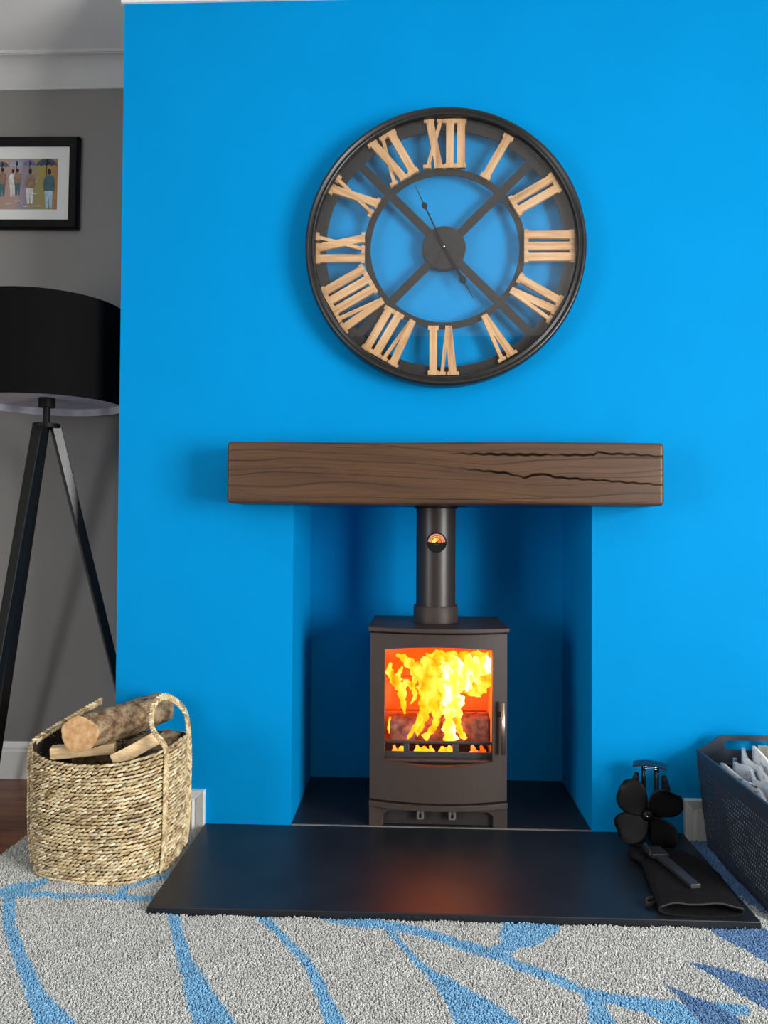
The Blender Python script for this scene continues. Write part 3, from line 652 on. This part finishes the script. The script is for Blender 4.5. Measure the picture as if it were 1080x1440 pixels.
# burning logs
def fire_log(p0, p1, r, label, sq=False):
    m = MB(); A, C = Vector(p0), Vector(p1); pts = [A.lerp(C, t) for t in np.linspace(0, 1, 12)]
    d = (C-A).normalized(); a = d.cross(Vector((0, 0, 1))).normalized(); c = a.cross(d); n = 18; rg = []
    for i, p in enumerate(pts):
        ring = []
        for k in range(n):
            th_ = 2*PI*k/n; e = (abs(math.cos(th_))**5+abs(math.sin(th_))**5)**(-.2)
            ring.append(p+(a*math.cos(th_)+c*math.sin(th_))*r*e*(1+.06*math.sin(i*2.1+k*1.7)))
        rg.append(ring)
    m.rings(rg, True, True, True); o = m.build('burning_log', M['char']); tag(o, label, 'log', 'logs burning in the stove'); return o
fire_log((-.155, .155, .278), (.005, .165, .283), .040, 'charred split log burning at the left inside the stove')
fire_log((.012, .165, .283), (.156, .150, .285), .042, 'charred split log burning at the right inside the stove')

# ------------------------------------------------------------------ picture in the alcove
pic = thing('framed_picture', 'black framed print of people walking under umbrellas on grey wall', 'picture', (-1.312, AY, 1.993)); pic.rotation_euler = (0, R(.6), 0)
PWd, PH = .62, .341; fw = .036
b = MB()
def fr(o, i, yo, yi):
    v = []; 
    for (x0, x1, z0, z1, y_) in ((o[0], o[1], o[2], o[3], yo), (i[0], i[1], i[2], i[3], yi)):
        v += [(x0, y_, z0), (x1, y_, z0), (x1, y_, z1), (x0, y_, z1)]
    b.raw(v, [(k, (k+1) % 4, 4+(k+1) % 4, 4+k) for k in range(4)])
O = (-PWd, 0, 0, PH); O2 = (-PWd+.006, -.006, .006, PH-.006); I2 = (-PWd+fw-.003, -fw+.003, fw-.003, PH-fw+.003); I = (-PWd+fw, -fw, fw, PH-fw)
fr(O, O, 0, -.018); fr(O, O2, -.018, -.027); fr(O2, I2, -.027, -.024); fr(I2, I, -.024, -.014)
b.build('frame', M['black'], pic)
b = MB(); b.box(-PWd+.03, -.03, -.014, -.002, .03, PH-.03); b.build('mount', M['mat'], pic)
mw = .044
b = MB(); px0, px1, pz0, pz1 = -PWd+fw+mw, -fw-mw, fw+mw-.006, PH-fw-mw
b.box(px0-px1, 0, -.0012, 0, 0, pz1-pz0); prn = b.build('print', M['print'], pic, (px1, -.0142, pz0))
PHh = pz1-pz0
def col(nm, r, g, bb):
    if nm not in M: M[nm] = simple(nm, srgb(r, g, bb), .6, 0, .3, .25, 60)
    return M[nm]
cs = .204/79   # metres per picture unit
def fig(name, poly, mat, lay):
    m = MB(); m.prism([(x*cs, z*cs) for x, z in poly], -.0014-.0003*lay, -.0012); m.build(name, mat, prn)
NAVY = col('print_navy', 62, 70, 92); TEAL = col('print_teal', 70, 98, 108); PALE = col('print_pale_blue', 160, 188, 205); BROWN = col('print_brown', 132, 108, 94); DARKP = col('print_dark', 36, 32, 40); LIL = col('print_lilac', 104, 98, 138); WHT = col('print_white', 196, 200, 196); SKY = col('print_sky_blue', 128, 160, 182)
def brolly(cx, cz, w, h, mat, lay):
    top = [(cx+w*math.cos(t), cz+h*math.sin(t)) for t in np.linspace(0, PI, 12)]; low = []
    for k in range(4):
        x0 = cx-w+2*w*k/4
        low += [(x0+w*.25, cz+h*.16), (x0+w*.5, cz-h*.05)]
    fig('painted_umbrella', top+low[:-1], mat, lay); fig('painted_umbrella', [(cx-.1*w, cz), (cx+.28*w, cz+.3*h), (cx+.1*w, cz+h*.98), (cx-.02*w, cz+h)], DARKP, lay+1)
    fig('painted_umbrella', [(cx-.4, cz-14), (cx+.4, cz-14), (cx+.4, cz), (cx-.4, cz)], DARKP, lay)
def walker(cx, z0, h, top_m, leg_m, lay):
    fig('painted_walker', [(cx-.07*h, z0), (cx-.01*h, z0), (cx, z0+.3*h), (cx+.03*h, z0), (cx+.08*h, z0), (cx+.10*h, z0+.45*h), (cx-.11*h, z0+.45*h)], leg_m, lay)
    fig('painted_walker', [(cx-.12*h, z0+.43*h), (cx+.12*h, z0+.43*h), (cx+.15*h, z0+.6*h), (cx+.11*h, z0+.78*h), (cx, z0+.83*h), (cx-.10*h, z0+.78*h), (cx-.15*h, z0+.6*h)], top_m, lay+1)
    fig('painted_walker', [(cx+.045*h*math.cos(t), z0+.91*h+.075*h*math.sin(t)) for t in np.linspace(0, 2*PI, 10, endpoint=False)], DARKP, lay+1)
brolly(-15.5, 62, 15, 10, NAVY, 2); brolly(-40, 62, 9.5, 8, LIL, 1); brolly(-59, 61, 9.5, 8, SKY, 1); brolly(-80, 60, 10, 8, TEAL, 1)
walker(-11.5, 1, 58, TEAL, PALE, 3); walker(-39, 8, 51, BROWN, WHT, 2); walker(-57, 20, 39, BROWN, TEAL, 2); walker(-64, 18, 40, WHT, WHT, 1); walker(-79, 18, 42, BROWN, TEAL, 2); walker(-100, 10, 50, TEAL, PALE, 2)
for (x, z, w) in ((-32, 40, 8), (-33, 22, 9), (-30, 5, 12), (-56, 12, 9), (-70, 8, 8), (-44, 4, 8)):
    fig('painted_streak', [(x-w/2, z-.5), (x+w/2, z-.4), (x+w/2, z+.5), (x-w/2, z+.4)], WHT, 0)

# ------------------------------------------------------------------ floor lamp
LX, LY = -1.283, .17
lamp = thing('floor_lamp', 'black tripod floor lamp with wide black drum shade in alcove', 'lamp', (LX, LY, 0))
b = MB(); b.lathe_z([(.2415, 1.306), (.2415, 1.622)], 96); b.lathe_z([(.2395, 1.622), (.2395, 1.306)], 96, mi=1); b.lathe_z([(.2395, 1.306), (.2415, 1.306)], 96, smooth=False, mi=1); b.lathe_z([(.2415, 1.622), (.2395, 1.622)], 96, smooth=False)
b.build('lamp_shade', [M['shade'], M['shadein']], lamp)
b = MB(); b.lathe_z([(.2394, 1.33), (.0001, 1.33)], 64); b.build('diffuser', M['shadein'], lamp)
b = MB(); b.lathe_z([(.0001, 1.300), (.026, 1.300), (.026, 1.332), (.0001, 1.332)], 28, smooth=False); b.build('lamp_holder', M['matblack'], lamp)
b = MB(); b.lathe_z([(.011, 1.245), (.011, 1.302)], 20); b.build('stem', M['matblack'], lamp)
b = MB(); b.lathe_z([(.0001, 1.232), (.042, 1.232), (.042, 1.246), (.0001, 1.246)], 32, smooth=False); b.build('hub_plate', M['matblack'], lamp)
def leg(foot, off=.028, w0=.040, w1=.026):
    F = Vector((foot[0], foot[1], 0)); u = F.normalized(); T = u*off+Vector((0, 0, 1.236)); s_ = Vector((-u.y, u.x, 0)); m = MB(); rg = []
    for t in np.linspace(0, 1, 6):
        p = T.lerp(F, t); w = (w0+(w1-w0)*t)/2; th_ = .015-.003*t
        rg.append([p-s_*w-u*th_, p+s_*w-u*th_, p+s_*w+u*th_, p-s_*w+u*th_])
    m.rings(rg, True, True, True, smooth=False); m.build('leg', M['lampleg'], lamp, bevel=.002)
leg((.268, .195)); leg((-.075, -.285)); leg((-.262, .175))

# ------------------------------------------------------------------ log basket
KX, KY = -.900, -.216
KA, KB, KH = .185, .156, .328
def kfoot(t, k=1.0, e=2.7):
    c, s = math.cos(t), math.sin(t); r = (abs(c)**e+abs(s)**e)**(-1/e)
    x, y_ = KA*k*r*c, KB*k*r*s; a = R(-7); return x*math.cos(a)-y_*math.sin(a), x*math.sin(a)+y_*math.cos(a)
def kscale(z): return .972+.048*math.sin(min(1, z/.12)*PI/2)+.02*(z/KH)
def krim(t):   # height of the rim sags at the front, rises at the sides
    return KH-.012+.014*math.cos(2*(t))
bask = thing('log_basket', 'woven seagrass basket full of firewood beside the hearth', 'basket', (KX, KY, .014))
NR = 34
tt = np.linspace(0, 2*PI, 721); pp = np.array([kfoot(t) for t in tt]); sl = np.concatenate([[0], np.cumsum(np.hypot(*(pp[1:]-pp[:-1]).T))]); PER = sl[-1]
sp_u = []
for i in range(6):                                     # unit bead template
    la = -PI/2+PI*i/5
    for j in range(6): sp_u.append((math.sin(la), math.cos(la)*math.cos(2*PI*j/6), math.cos(la)*math.sin(2*PI*j/6)))
sp_u = np.array(sp_u); sp_f = []
for i in range(5):
    for j in range(6):
        k = (j+1) % 6; a0, a1, b0, b1 = i*6+j, i*6+k, (i+1)*6+j, (i+1)*6+k; sp_f += [(a0, a1, b1), (a0, b1, b0)]
sp_f = np.array(sp_f)
STRAW = [srgb(214, 196, 158), srgb(200, 180, 140), srgb(186, 164, 124), srgb(224, 210, 176), srgb(158, 134, 100), srgb(206, 184, 142)]
class Beads:
    def __init__(s): s.V = []; s.F = []; s.C = []; s.n = 0
    def add(s, c, ax, nrm, l, w, d, color):
        ax = ax.normalized(); nrm = nrm.normalized(); up = nrm.cross(ax).normalized(); nrm = ax.cross(up)
        Mx = np.array([ax*l, nrm*d, up*w]); s.V.append(sp_u @ Mx+np.array(c)); s.F.append(sp_f+s.n); s.n += len(sp_u); s.C.append(np.tile(np.array(color), (len(sp_u), 1)))
    def build(s, name, parent): return mesh_np(name, np.concatenate(s.V), np.concatenate(s.F), np.concatenate(s.C), M['weave'], parent, True)
B = Beads()
for r_ in range(NR):
    pitch = .0128*random.uniform(.92, 1.12); n = int(PER/pitch); ph = random.random()
    rowc = random.uniform(.86, 1.08); tilt = R(random.uniform(13, 24))
    for i in range(n):
        s_ = ((i+ph)/n*PER) % PER; t = np.interp(s_, sl, tt); z = (r_+.5)/NR*krim(t)+random.gauss(0, .0007); k = kscale(z)
        x, y_ = kfoot(t, k); x2, y2 = kfoot(t+.01, k); tg = Vector((x2-x, y2-y_, 0)).normalized(); nr = Vector((tg.y, -tg.x, 0))
        ax = tg*math.cos(tilt)+Vector((0, 0, 1))*math.sin(tilt)
        c0 = random.choice(STRAW); kk = 1.0*rowc*random.uniform(.74, 1.12)
        B.add(Vector((x, y_, z))+nr*random.gauss(0, .0008), ax, nr, .0100*random.uniform(.85, 1.2), .0037*random.uniform(.85, 1.15), .0046, (c0[0]*kk, c0[1]*kk, c0[2]*kk, 1))
o = B.build('weave', bask); o['kind'] = 'stuff'; o['label'] = 'rows of twisted pale seagrass stitches'
M['liner'] = simple('dark_straw_core', srgb(52, 38, 24), .9)
b = MB(); rg = []
for z in np.linspace(0.002, 1, 8):
    rg.append([(*kfoot(2*PI*i/64, kscale(z*KH)*.974), z*krim(2*PI*i/64)) for i in range(64)])
b.rings(rg, True, True, False); b.build('core', M['liner'], bask)
def braid(path, width, name):
    B2 = Beads(); P = catmull(path, 10); L = [0]
    for a, c in zip(P, P[1:]): L.append(L[-1]+(c-a).length)
    tot = L[-1]; step = .0085; n = int(tot/step)
    for i in range(n):
        s_ = (i+.5)*step; q = [Vector((np.interp(s_+d_, L, [p.x for p in P]), np.interp(s_+d_, L, [p.y for p in P]), np.interp(s_+d_, L, [p.z for p in P]))) for d_ in (-.002, 0, .002)]
        tg = (q[2]-q[0]).normalized(); sd = tg.cross(Vector((.9, -.4, .15))).normalized(); ou = sd.cross(tg)
        for sgn in (-1, 1):
            c0 = random.choice(STRAW); kk = random.uniform(.9, 1.12)
            B2.add(q[1]+sd*sgn*width*.42+tg*(sgn*step*.25), tg*.8-sd*sgn*.6, ou, .0092, width*.35, width*.42, (c0[0]*kk, c0[1]*kk, c0[2]*kk, 1))
    o = B2.build(name, bask); o['kind'] = 'stuff'; return o
def side(t, z, out=.008):
    x, y_ = kfoot(t, kscale(max(z, 0))); n_ = Vector((x/KA**2, y_/KB**2, 0)).normalized(); return Vector((x, y_, z))+n_*out
tf, tb = R(-24), R(27)
def W2B(x, y_, z): return Vector((x-KX, y_-KY, z-.014))
hp = [side(tf, .012), side(tf, .08), side(tf, .16), side(tf, .25), side(tf, .325, .004), W2B(-.765, -.285, .385), W2B(-.782, -.235, .425), W2B(-.772, -.195, .445), W2B(-.748, -.165, .432), W2B(-.722, -.140, .392), side(tb, .325, .004), side(tb, .25), side(tb, .16), side(tb, .08), side(tb, .012)]
o = braid(hp, .0095, 'handle'); o['label'] = 'braided seagrass handle looping over the right side'
tf2, tb2 = PI+R(24), PI-R(27)
hp = [side(tf2, .012), side(tf2, .10), side(tf2, .2), side(tf2, .31, .004), W2B(-1.072, -.235, .352), W2B(-1.02, -.20, .385), W2B(-.975, -.175, .412), W2B(-.965, -.14, .418), W2B(-.985, -.10, .405), W2B(-1.03, -.085, .37), side(tb2, .31, .004), side(tb2, .2), side(tb2, .1), side(tb2, .012)]
o = braid(hp, .0105, 'handle'); o['label'] = 'braided seagrass handle on the left side folded inwards'

# firewood
def round_log(name, p0, p1, r0, r1, label, ecc=1.0):
    A, C = Vector(p0), Vector(p1); d = (C-A).normalized(); a = d.cross(Vector((0, 0, 1))).normalized(); c = a.cross(d); n = 40; rg = []; ns = 16
    lg = thing(name, label, 'log', A)
    for i in range(ns+1):
        t = i/ns; p = (C-A)*t; r = r0+(r1-r0)*t; ring = []
        for k in range(n):
            th_ = 2*PI*k/n; rr = r*(1+.035*math.sin(3*th_+1.2)+.03*math.sin(th_*5+t*4)+.03*math.sin(th_*2+t*9)+.02*random.uniform(-1, 1))
            if 0 < t and 1 > t: rr *= 1+.05*math.exp(-((t-.78)/.1)**2)
            off_ = (a*math.cos(th_)+c*math.sin(th_)*ecc)*rr
            ring.append(p+off_+d*(off_.dot(a)*.45*(1-t)))
        rg.append(ring)
    m = MB(); m.rings(rg, True); m.build('bark', M['bark'], lg)
    for ring, nm, sg in ((rg[0], 'sawn_end', -1), (rg[-1], 'sawn_end', 1)):
        m = MB(); ctr = sum(ring, Vector())/n; m.raw([ctr+d*sg*.0015]+[ctr+(q-ctr)*.95+d*sg*.001 for q in ring]+[q for q in ring], [(0, 1+k, 1+(k+1) % n) for k in range(n)]+[(1+k, 1+n+k, 1+n+(k+1) % n, 1+(k+1) % n) for k in range(n)]); m.build(nm, M['endgrain'], lg)
    return lg
round_log('firewood_log', (-.950, -.305, .371), (-.813, -.055, .384), .047, .044, 'thick round bark-covered log lying on top of the basket')
def split_log(poly, p0, p1, label, mats):
    A, C = Vector(p0), Vector(p1); d = (C-A).normalized(); a = Vector((0, 0, 1)).cross(d).normalized()*-1; c = a.cross(d); n = len(poly)
    m = MB(); rg = []
    for t in np.linspace(0, 1, 7):
        rg.append([(C-A)*t+a*x*(1+.05*math.sin(t*7+x*90))+c*z*(1+.07*math.sin(t*5+i)) for i, (x, z) in enumerate(poly)])
    m.rings(rg, True, True, True, smooth=False)
    o = m.build('firewood_split', mats, None, A, bevel=.0015, seg=1); tag(o, label, 'log'); return o
split_log([(-.016, -.014), (.017, -.016), (.018, .013), (-.015, .015)], (-1.045, -.262, .311), (-.885, -.228, .317), 'pale split kindling lying level at the front of the basket', M['cutwood'])
split_log([(-.02, -.02), (.02, -.016), (.012, .02), (-.016, .012)], (-.868, -.290, .298), (-.763, -.238, .352), 'pale split wedge slanting up at the basket front rim', M['cutwood'])
split_log([(-.03, -.025), (.03, -.025), (.02, .025), (-.02, .02)], (-1.03, -.16, .272), (-.865, -.125, .282), 'darker split log half hidden behind the round log', M['bark'])
split_log([(-.03, -.03), (.03, -.03), (.03, .02), (-.02, .028)], (-.80, -.265, .27), (-.765, -.11, .31), 'dark split log standing in the basket under the right handle', M['bark'])
split_log([(-.024, -.024), (.026, -.022), (.02, .02), (-.02, .022)], (-.868, -.195, .296), (-.812, -.105, .306), 'dark split log wedged directly beneath the round log', M['bark'])
split_log([(-.05, -.04), (.05, -.04), (.045, .035), (-.04, .04)], (-1.02, -.21, .185), (-.78, -.20, .190), 'split log in the middle of the basket below the others', M['bark'])

# ------------------------------------------------------------------ grey plastic basket with newspapers
gb = thing('storage_basket', 'dark grey perforated plastic basket of newspapers beside the hearth', 'basket', (.868, -.27, .012))
GW0, GW1 = .115, .136; GD0, GD1 = .205, .228; GH = .271
def panel(name, mapper, nu, nv, v0, v1, skip=None):
    """grid of cells with an octagon-like hole; mapper(u,v) with u,v in 0..1 -> local point"""
    m = MB(); vid = {}
    def vert(u, v):
        key = (round(u, 5), round(v, 5))
        if key not in vid: vid[key] = len(m.v); m.v.append(tuple(mapper(u, v)))
        return vid[key]
    def face(*ps): m.f.append(tuple(vert(*p) for p in ps)); m.mi.append(0); m.sm.append(False)
    us = np.linspace(.04, .96, nu+1); vs = np.linspace(v0, v1, nv+1)
    for j in range(nv):
        sh = 0
        for i in range(nu):
            a, c, d, e = us[i], us[i+1], vs[j], vs[j+1]; cu = (a+c)/2+((.16 if j % 2 else -.16)*(c-a)); cv = (d+e)/2; hu, hv = (c-a)*.32, (e-d)*.29
            q = [(a, d), (c, d), (c, e), (a, e)]; h = [(cu-hu, cv-hv), (cu+hu, cv-hv*.6), (cu+hu, cv+hv), (cu-hu, cv+hv*.6)]
            for k in range(4): face(q[k], q[(k+1) % 4], h[(k+1) % 4], h[k])
    for i in range(nu): face((us[i], 0), (us[i+1], 0), (us[i+1], v0), (us[i], v0)); face((us[i], v1), (us[i+1], v1), (us[i+1], 1), (us[i], 1))
    for lo, hi in ((0, .04), (.96, 1)):
        face((lo, 0), (hi, 0), (hi, v0), (lo, v0)); face((lo, v1), (hi, v1), (hi, 1), (lo, 1))
        for j in range(nv): face((lo, vs[j]), (hi, vs[j]), (hi, vs[j+1]), (lo, vs[j+1]))
    return m.build(name, M['plastic'], gb, solid=.0010)
for s in (-1, 1):
    panel('side_panel', lambda u, v, s=s: (s*(GW0+(GW1-GW0)*v), -(GD0+(GD1-GD0)*v)+2*(GD0+(GD1-GD0)*v)*u, GH*v), 34, 18, .10, .84)
for s in (-1, 1):
    panel('end_panel', lambda u, v, s=s: (-(GW0+(GW1-GW0)*v)+2*(GW0+(GW1-GW0)*v)*u, s*(GD0+(GD1-GD0)*v), GH*v*.86), 20, 16, .10, .94)
    # raised end with a carrying hole
    yb = s*(GD0+(GD1-GD0)*.93); m = MB(); z0, z1 = GH*.86, GH+.002; zt = .315
    out = [(-GW1, z0), (GW1, z0), (GW1, z1), (GW1-.026, z1+.012), (GW1-.060, zt-.003), (GW1-.072, zt), (-GW1+.072, zt), (-GW1+.060, zt-.003), (-GW1+.026, z1+.012), (-GW1, z1)]
    hc, hr, hw = .2865, .0135, .048
    hole = [(hw+hr*math.cos(t), hc+hr*math.sin(t)) for t in np.linspace(-PI/2, PI/2, 9)]+[(-hw+hr*math.cos(t), hc+hr*math.sin(t)) for t in np.linspace(PI/2, 1.5*PI, 9)]
    import mathutils
    pl = [Vector((x, z, 0)) for x, z in out]; hl = [Vector((x, z, 0)) for x, z in hole]
    tri = mathutils.geometry.tessellate_polygon([pl, hl]); al = pl+hl
    m.raw([(p.x, yb, p.y) for p in al], [tuple(t_) for t_ in tri]); m.build('handle_panel', M['plastic'], gb, solid=.004)
b = MB(); b.box(-GW0, GW0, -GD0, GD0, 0, .003); b.build('base', M['plastic'], gb)
b = MB(); rim = [(-GW1-.002, -GD1, GH), (-GW1-.002, GD1, GH), ]
for s in (-1, 1):
    b.box(s*GW1-.0035, s*GW1+.0035, -GD1, GD1, GH-.004, GH+.003)
b.box(-GW1, GW1, GD1-.008, GD1-.002, GH*.86-.003, GH*.86+.003); b.box(-GW1, GW1, -GD1+.002, -GD1+.008, GH*.86-.003, GH*.86+.003)
b.build('rim', M['plastic'], gb, bevel=.0012, seg=1)
# newspapers: each a folded bundle with a curled sheet surface
def paper(i, x, y0, y1, ztop0, ztop1, lean, curl, label, mat='news', th_=.006):
    m = MB(); nu, nv = 14, 10; rg = []
    for a in range(nu+1):
        u = a/nu; y_ = y0+(y1-y0)*u; zt = ztop0+(ztop1-ztop0)*u+.006*math.sin(u*5+i)+(0 if i == 0 else .007*math.sin(u*16+i*2.2)); ring = []
        for c in range(nv+1):
            v = c/nv; z = .03+(zt-.03)*v
            ring.append((x+lean*v*v+curl*math.sin(u*PI)*v**2+.004*math.sin(u*7+i*.2+v*3)+.006*v*v*math.sin(u*19+i*.25)*(0 if i == 0 else 1), y_+.008*math.sin(v*3+i), z))
        rg.append(ring)
    m.rings(rg, False, smooth=True); o = m.build('newspaper', M[mat], solid=th_); tag(o, label, 'newspaper', 'newspapers in the grey basket'); return o
paper(0, .7645, -.468, -.19, .235, .205, -.018, 0, 'flat newspaper pressed against the near perforated side of grey basket', th_=.002)
paper(6, .783, -.455, -.075, .245, .268, .004, -.006, 'crumpled newspaper nearest the hearth in grey basket', th_=.008)
paper(1, .808, -.44, -.095, .27, .285, .006, -.009, 'folded newspaper second from the near side of grey basket', th_=.009)
paper(2, .828, -.43, -.10, .282, .300, .006, -.012, 'folded newspaper in the middle of grey basket, third sheet in', th_=.010)
paper(3, .850, -.42, -.12, .294, .318, .004, -.014, 'tallest folded newspaper rising to a point in grey basket', th_=.007)
paper(4, .880, -.41, -.14, .285, .292, .006, -.010, 'folded newspaper behind the tallest one in grey basket', th_=.010)
paper(5, .912, -.42, -.12, .283, .285, .006, .010, 'folded newspaper on the far side of grey basket', th_=.012)
b = MB(); b.box(-.022, .022, -.016, .016, -.05, .05); o = b.build('leaflet', M['cream'], None, (.905, -.105, .262), bevel=.001, seg=1); o.rotation_euler = (R(-14), R(12), R(20)); tag(o, 'cream leaflet with dark print standing upright in grey basket', 'leaflet')
m = MB(); m.box(-.012, .004, -.0166, -.016, .012, .034); m.box(.009, .015, -.0166, -.016, .018, .026); m.build('print_block', M['ink'], o)
# crumpled cream paper ball
m = MB(); rg = []
for i in range(9):
    la = -PI/2+PI*(i+.02)/8.04
    rg.append([(math.cos(la)*math.cos(2*PI*j/16)*(.04+.007*random.uniform(-1, 1)), math.cos(la)*math.sin(2*PI*j/16)*(.04+.007*random.uniform(-1, 1)), math.sin(la)*.034+random.uniform(-.003, .003)) for j in range(16)])
m.rings(rg, True, True, True, smooth=False); o = m.build('crumpled_paper', M['cream'], None, (.945, -.17, .318)); tag(o, 'crumpled cream paper lying on top of the newspapers', 'paper')
b = MB(); b.box(-.004, .004, -.05, .05, -.1, .1); o = b.build('magazine', M['red'], None, (.772, -.130, .145), bevel=.001, seg=1); tag(o, 'red magazine edge showing at the back of grey basket', 'magazine')

# ------------------------------------------------------------------ stove fan standing on the hearth
fan = thing('stove_fan', 'black four-bladed stove-top fan standing on the hearth', 'fan', (.585, -.085, HZ+.0005), R(-20))
b = MB(); b.box(-.055, .055, -.034, .034, 0, .008); b.prism([(-.052, .008), (-.030, .008), (-.016, .030), (.016, .030), (.030, .008), (.052, .008), (.046, .040), (.030, .088), (-.030, .088), (-.046, .040)], -.020, .026); b.build('base', M['fanblue'], fan, bevel=.003)
b = MB(); b.box(-.024, .024, -.014, .016, .060, .090); b.build('generator_block', M['black'], fan, bevel=.002)
for s in (-1, 1):
    m = MB(); pts = [(s*.016, .004, .085), (s*.018, .006, .13), (s*.017, .008, .18), (s*.017, .008, .214)]; m.tube(pts, [.0085, .008, .0075, .0075], 10, flat=.7); m.build('heat_fin', M['fanblue'], fan)
    m = MB(); rg = []
    for t in np.linspace(0, 1, 9):
        z = .075+.118*t; xo = s*(.030+.024*math.sin(t*PI*.85)); xi = s*.030; rg.append([(xi, .004, z), (xo, .012, z), (xo, .016, z), (xi, .008, z)])
    m.rings(rg, True, True, True, smooth=False); m.build('heat_fin', M['fanblue'], fan)
m = MB(); rg = []
for t in np.linspace(-1, 1, 11):
    x = .046*t; z = .224-.008*t*t; rg.append([(x, -.012-.006*(1-abs(t)), z-.004), (x, -.012-.006*(1-abs(t)), z), (x, .028, z+.002), (x, .028, z-.002)])
m.rings(rg, True, True, True, smooth=False); m.build('top_cap', M['fanblue'], fan)
for z in (.2215, .2165):
    m = MB(); m.tube([(x, -.0185-.0035*(1-abs(x)/.03), z-.001) for x in (-.018, -.006, .008, .022)], .0011, 6); m.build('cap_trim', M['chrome'], fan)
b = MB(); b.lathe_y([(.0001, -.058), (.010, -.057), (.016, -.052), (.017, -.036), (.0001, -.036)], 28, -.004, .095); b.build('hub', M['black'], fan)
b = MB(); b.lathe_y([(.0001, -.0592), (.0022, -.0588), (.0028, -.0565)], 12, -.004, .095); b.build('shaft_cap', M['chrome'], fan)
b = MB(); b.lathe_y([(.0001, -.036), (.015, -.036), (.015, -.010), (.0001, -.010)], 24, -.004, .095, smooth=False); b.build('motor', M['black'], fan)
def blade_mesh():
    m = MB(); nu, nv = 10, 12; rg = []
    for i in range(nu+1):
        r = .010+.092*i/nu; q = i/nu; hw = .010+.034*math.sin(min(1, q*1.08)*PI*.82)**.9; hw = hw if q < .8 else hw*math.sqrt(max(.02, 1-((q-.8)/.205)**2)); ring = []
        for j in range(nv+1):
            s_ = -1+2*j/nv; ring.append((s_*hw+.010*q, -.046+.016*s_*(.5+.5*q)+.004*q, r))
        rg.append(ring)
    return m.rings(rg, False, smooth=True)
bm_ = blade_mesh()
for k, a in enumerate((-48, 46, 136, 222)):
    o = bm_.build('blade', M['matblack'], fan, (-.004, 0, .095), solid=.0014); o.rotation_euler = (0, R(a), 0)

# ------------------------------------------------------------------ glove and tool
glove = thing('stove_glove', 'black suede stove glove lying on the hearth right end', 'glove', (.585, -.33, HZ+.001))
def sec(y_, xc, w, h, n=28):
    out = []
    for k in range(n):
        t = 2*PI*k/n; c, s = math.cos(t), math.sin(t)
        z = h*(.5+.5*math.copysign(abs(s)**.6, s)); 
        out.append((xc-.585+w*math.copysign(abs(c)**.8, c)+.002*math.sin(5*t+y_*60), y_+.33+.006*math.sin(t*2)*0, z+.0025*math.sin(7*c+y_*40)*(1 if s > 0 else 0)))
    return out
ST = [(-.488, .577, .096, .030), (-.480, .578, .096, .032), (-.45, .580, .095, .029), (-.41, .585, .094, .026), (-.36, .592, .094, .028), (-.31, .597, .092, .026), (-.26, .598, .086, .024), (-.225, .596, .080, .024), (-.19, .593, .072, .022), (-.160, .590, .060, .018), (-.150, .590, .045, .010)]
m = MB(); rg = [sec(*s_) for s_ in ST]; m.rings(rg, True, False, True)
inner = [sec(y_, xc, w-.005, h-.006) for y_, xc, w, h in ST[:5]]; inner = [[(x, y_, z+.003) for x, y_, z in r_] for r_ in inner]
m.rings(list(reversed(inner)), True, True, False); m.rings([rg[0], inner[0]][::-1], True, False, False); m.build('cuff', M['suede'], glove)
m = MB(); m.tube([(-.055, .10, .012), (-.068, .13, .012), (-.068, .16, .012), (-.058, .185, .010)], [.016, .019, .017, .009], 12, flat=.6); m.build('thumb', M['suede'], glove)
hem = rg[0]; m = MB(); m.tube([Vector(p)+Vector((0, -.001, .0005)) for p in hem[1:14]], .0018, 6); m.build('hem', M['stitch'], glove)
m = MB(); lp = catmull([(-.085, -.088, .008), (-.105, -.098, .010), (-.118, -.108, .010), (-.120, -.118, .008), (-.108, -.116, .006), (-.092, -.104, .006)], 6); rg2 = [[p+Vector((0, 0, -.0075)), p+Vector((0, 0, .006))] for p in lp]; m.rings(rg2, False); m.build('hang_loop', M['stitch'], glove, solid=.0016)
tool = thing('stove_tool', 'dull steel stove door tool resting on the black glove', 'tool', (.575, -.30, HZ+.030))
A = Vector((-.012, .05, .004)); C = Vector((.016, -.115, .006))
def bar_between(A, C, w, h, nm, mat, bev=.0015):
    d = (C-A).normalized(); s_ = Vector((d.y, -d.x, 0)).normalized(); u = s_.cross(d); m = MB(); rg = []
    for p in (A, C): rg.append([p-s_*w/2-u*h/2, p+s_*w/2-u*h/2, p+s_*w/2+u*h/2, p-s_*w/2+u*h/2])
    m.rings(rg, True, True, True, smooth=False); return m.build(nm, mat, tool, bevel=bev)
bar_between(A, C, .026, .010, 'grip', M['toolm']); bar_between(Vector((-.018, .105, .003)), Vector((-.012, .052, .004)), .044, .012, 'head', M['toolm'], .002)
m = MB(); m.prism([(-.042, .004), (-.036, .004), (-.036, .020), (-.042, .016)], .055, .105); m.build('side_lug', M['toolm'], tool)
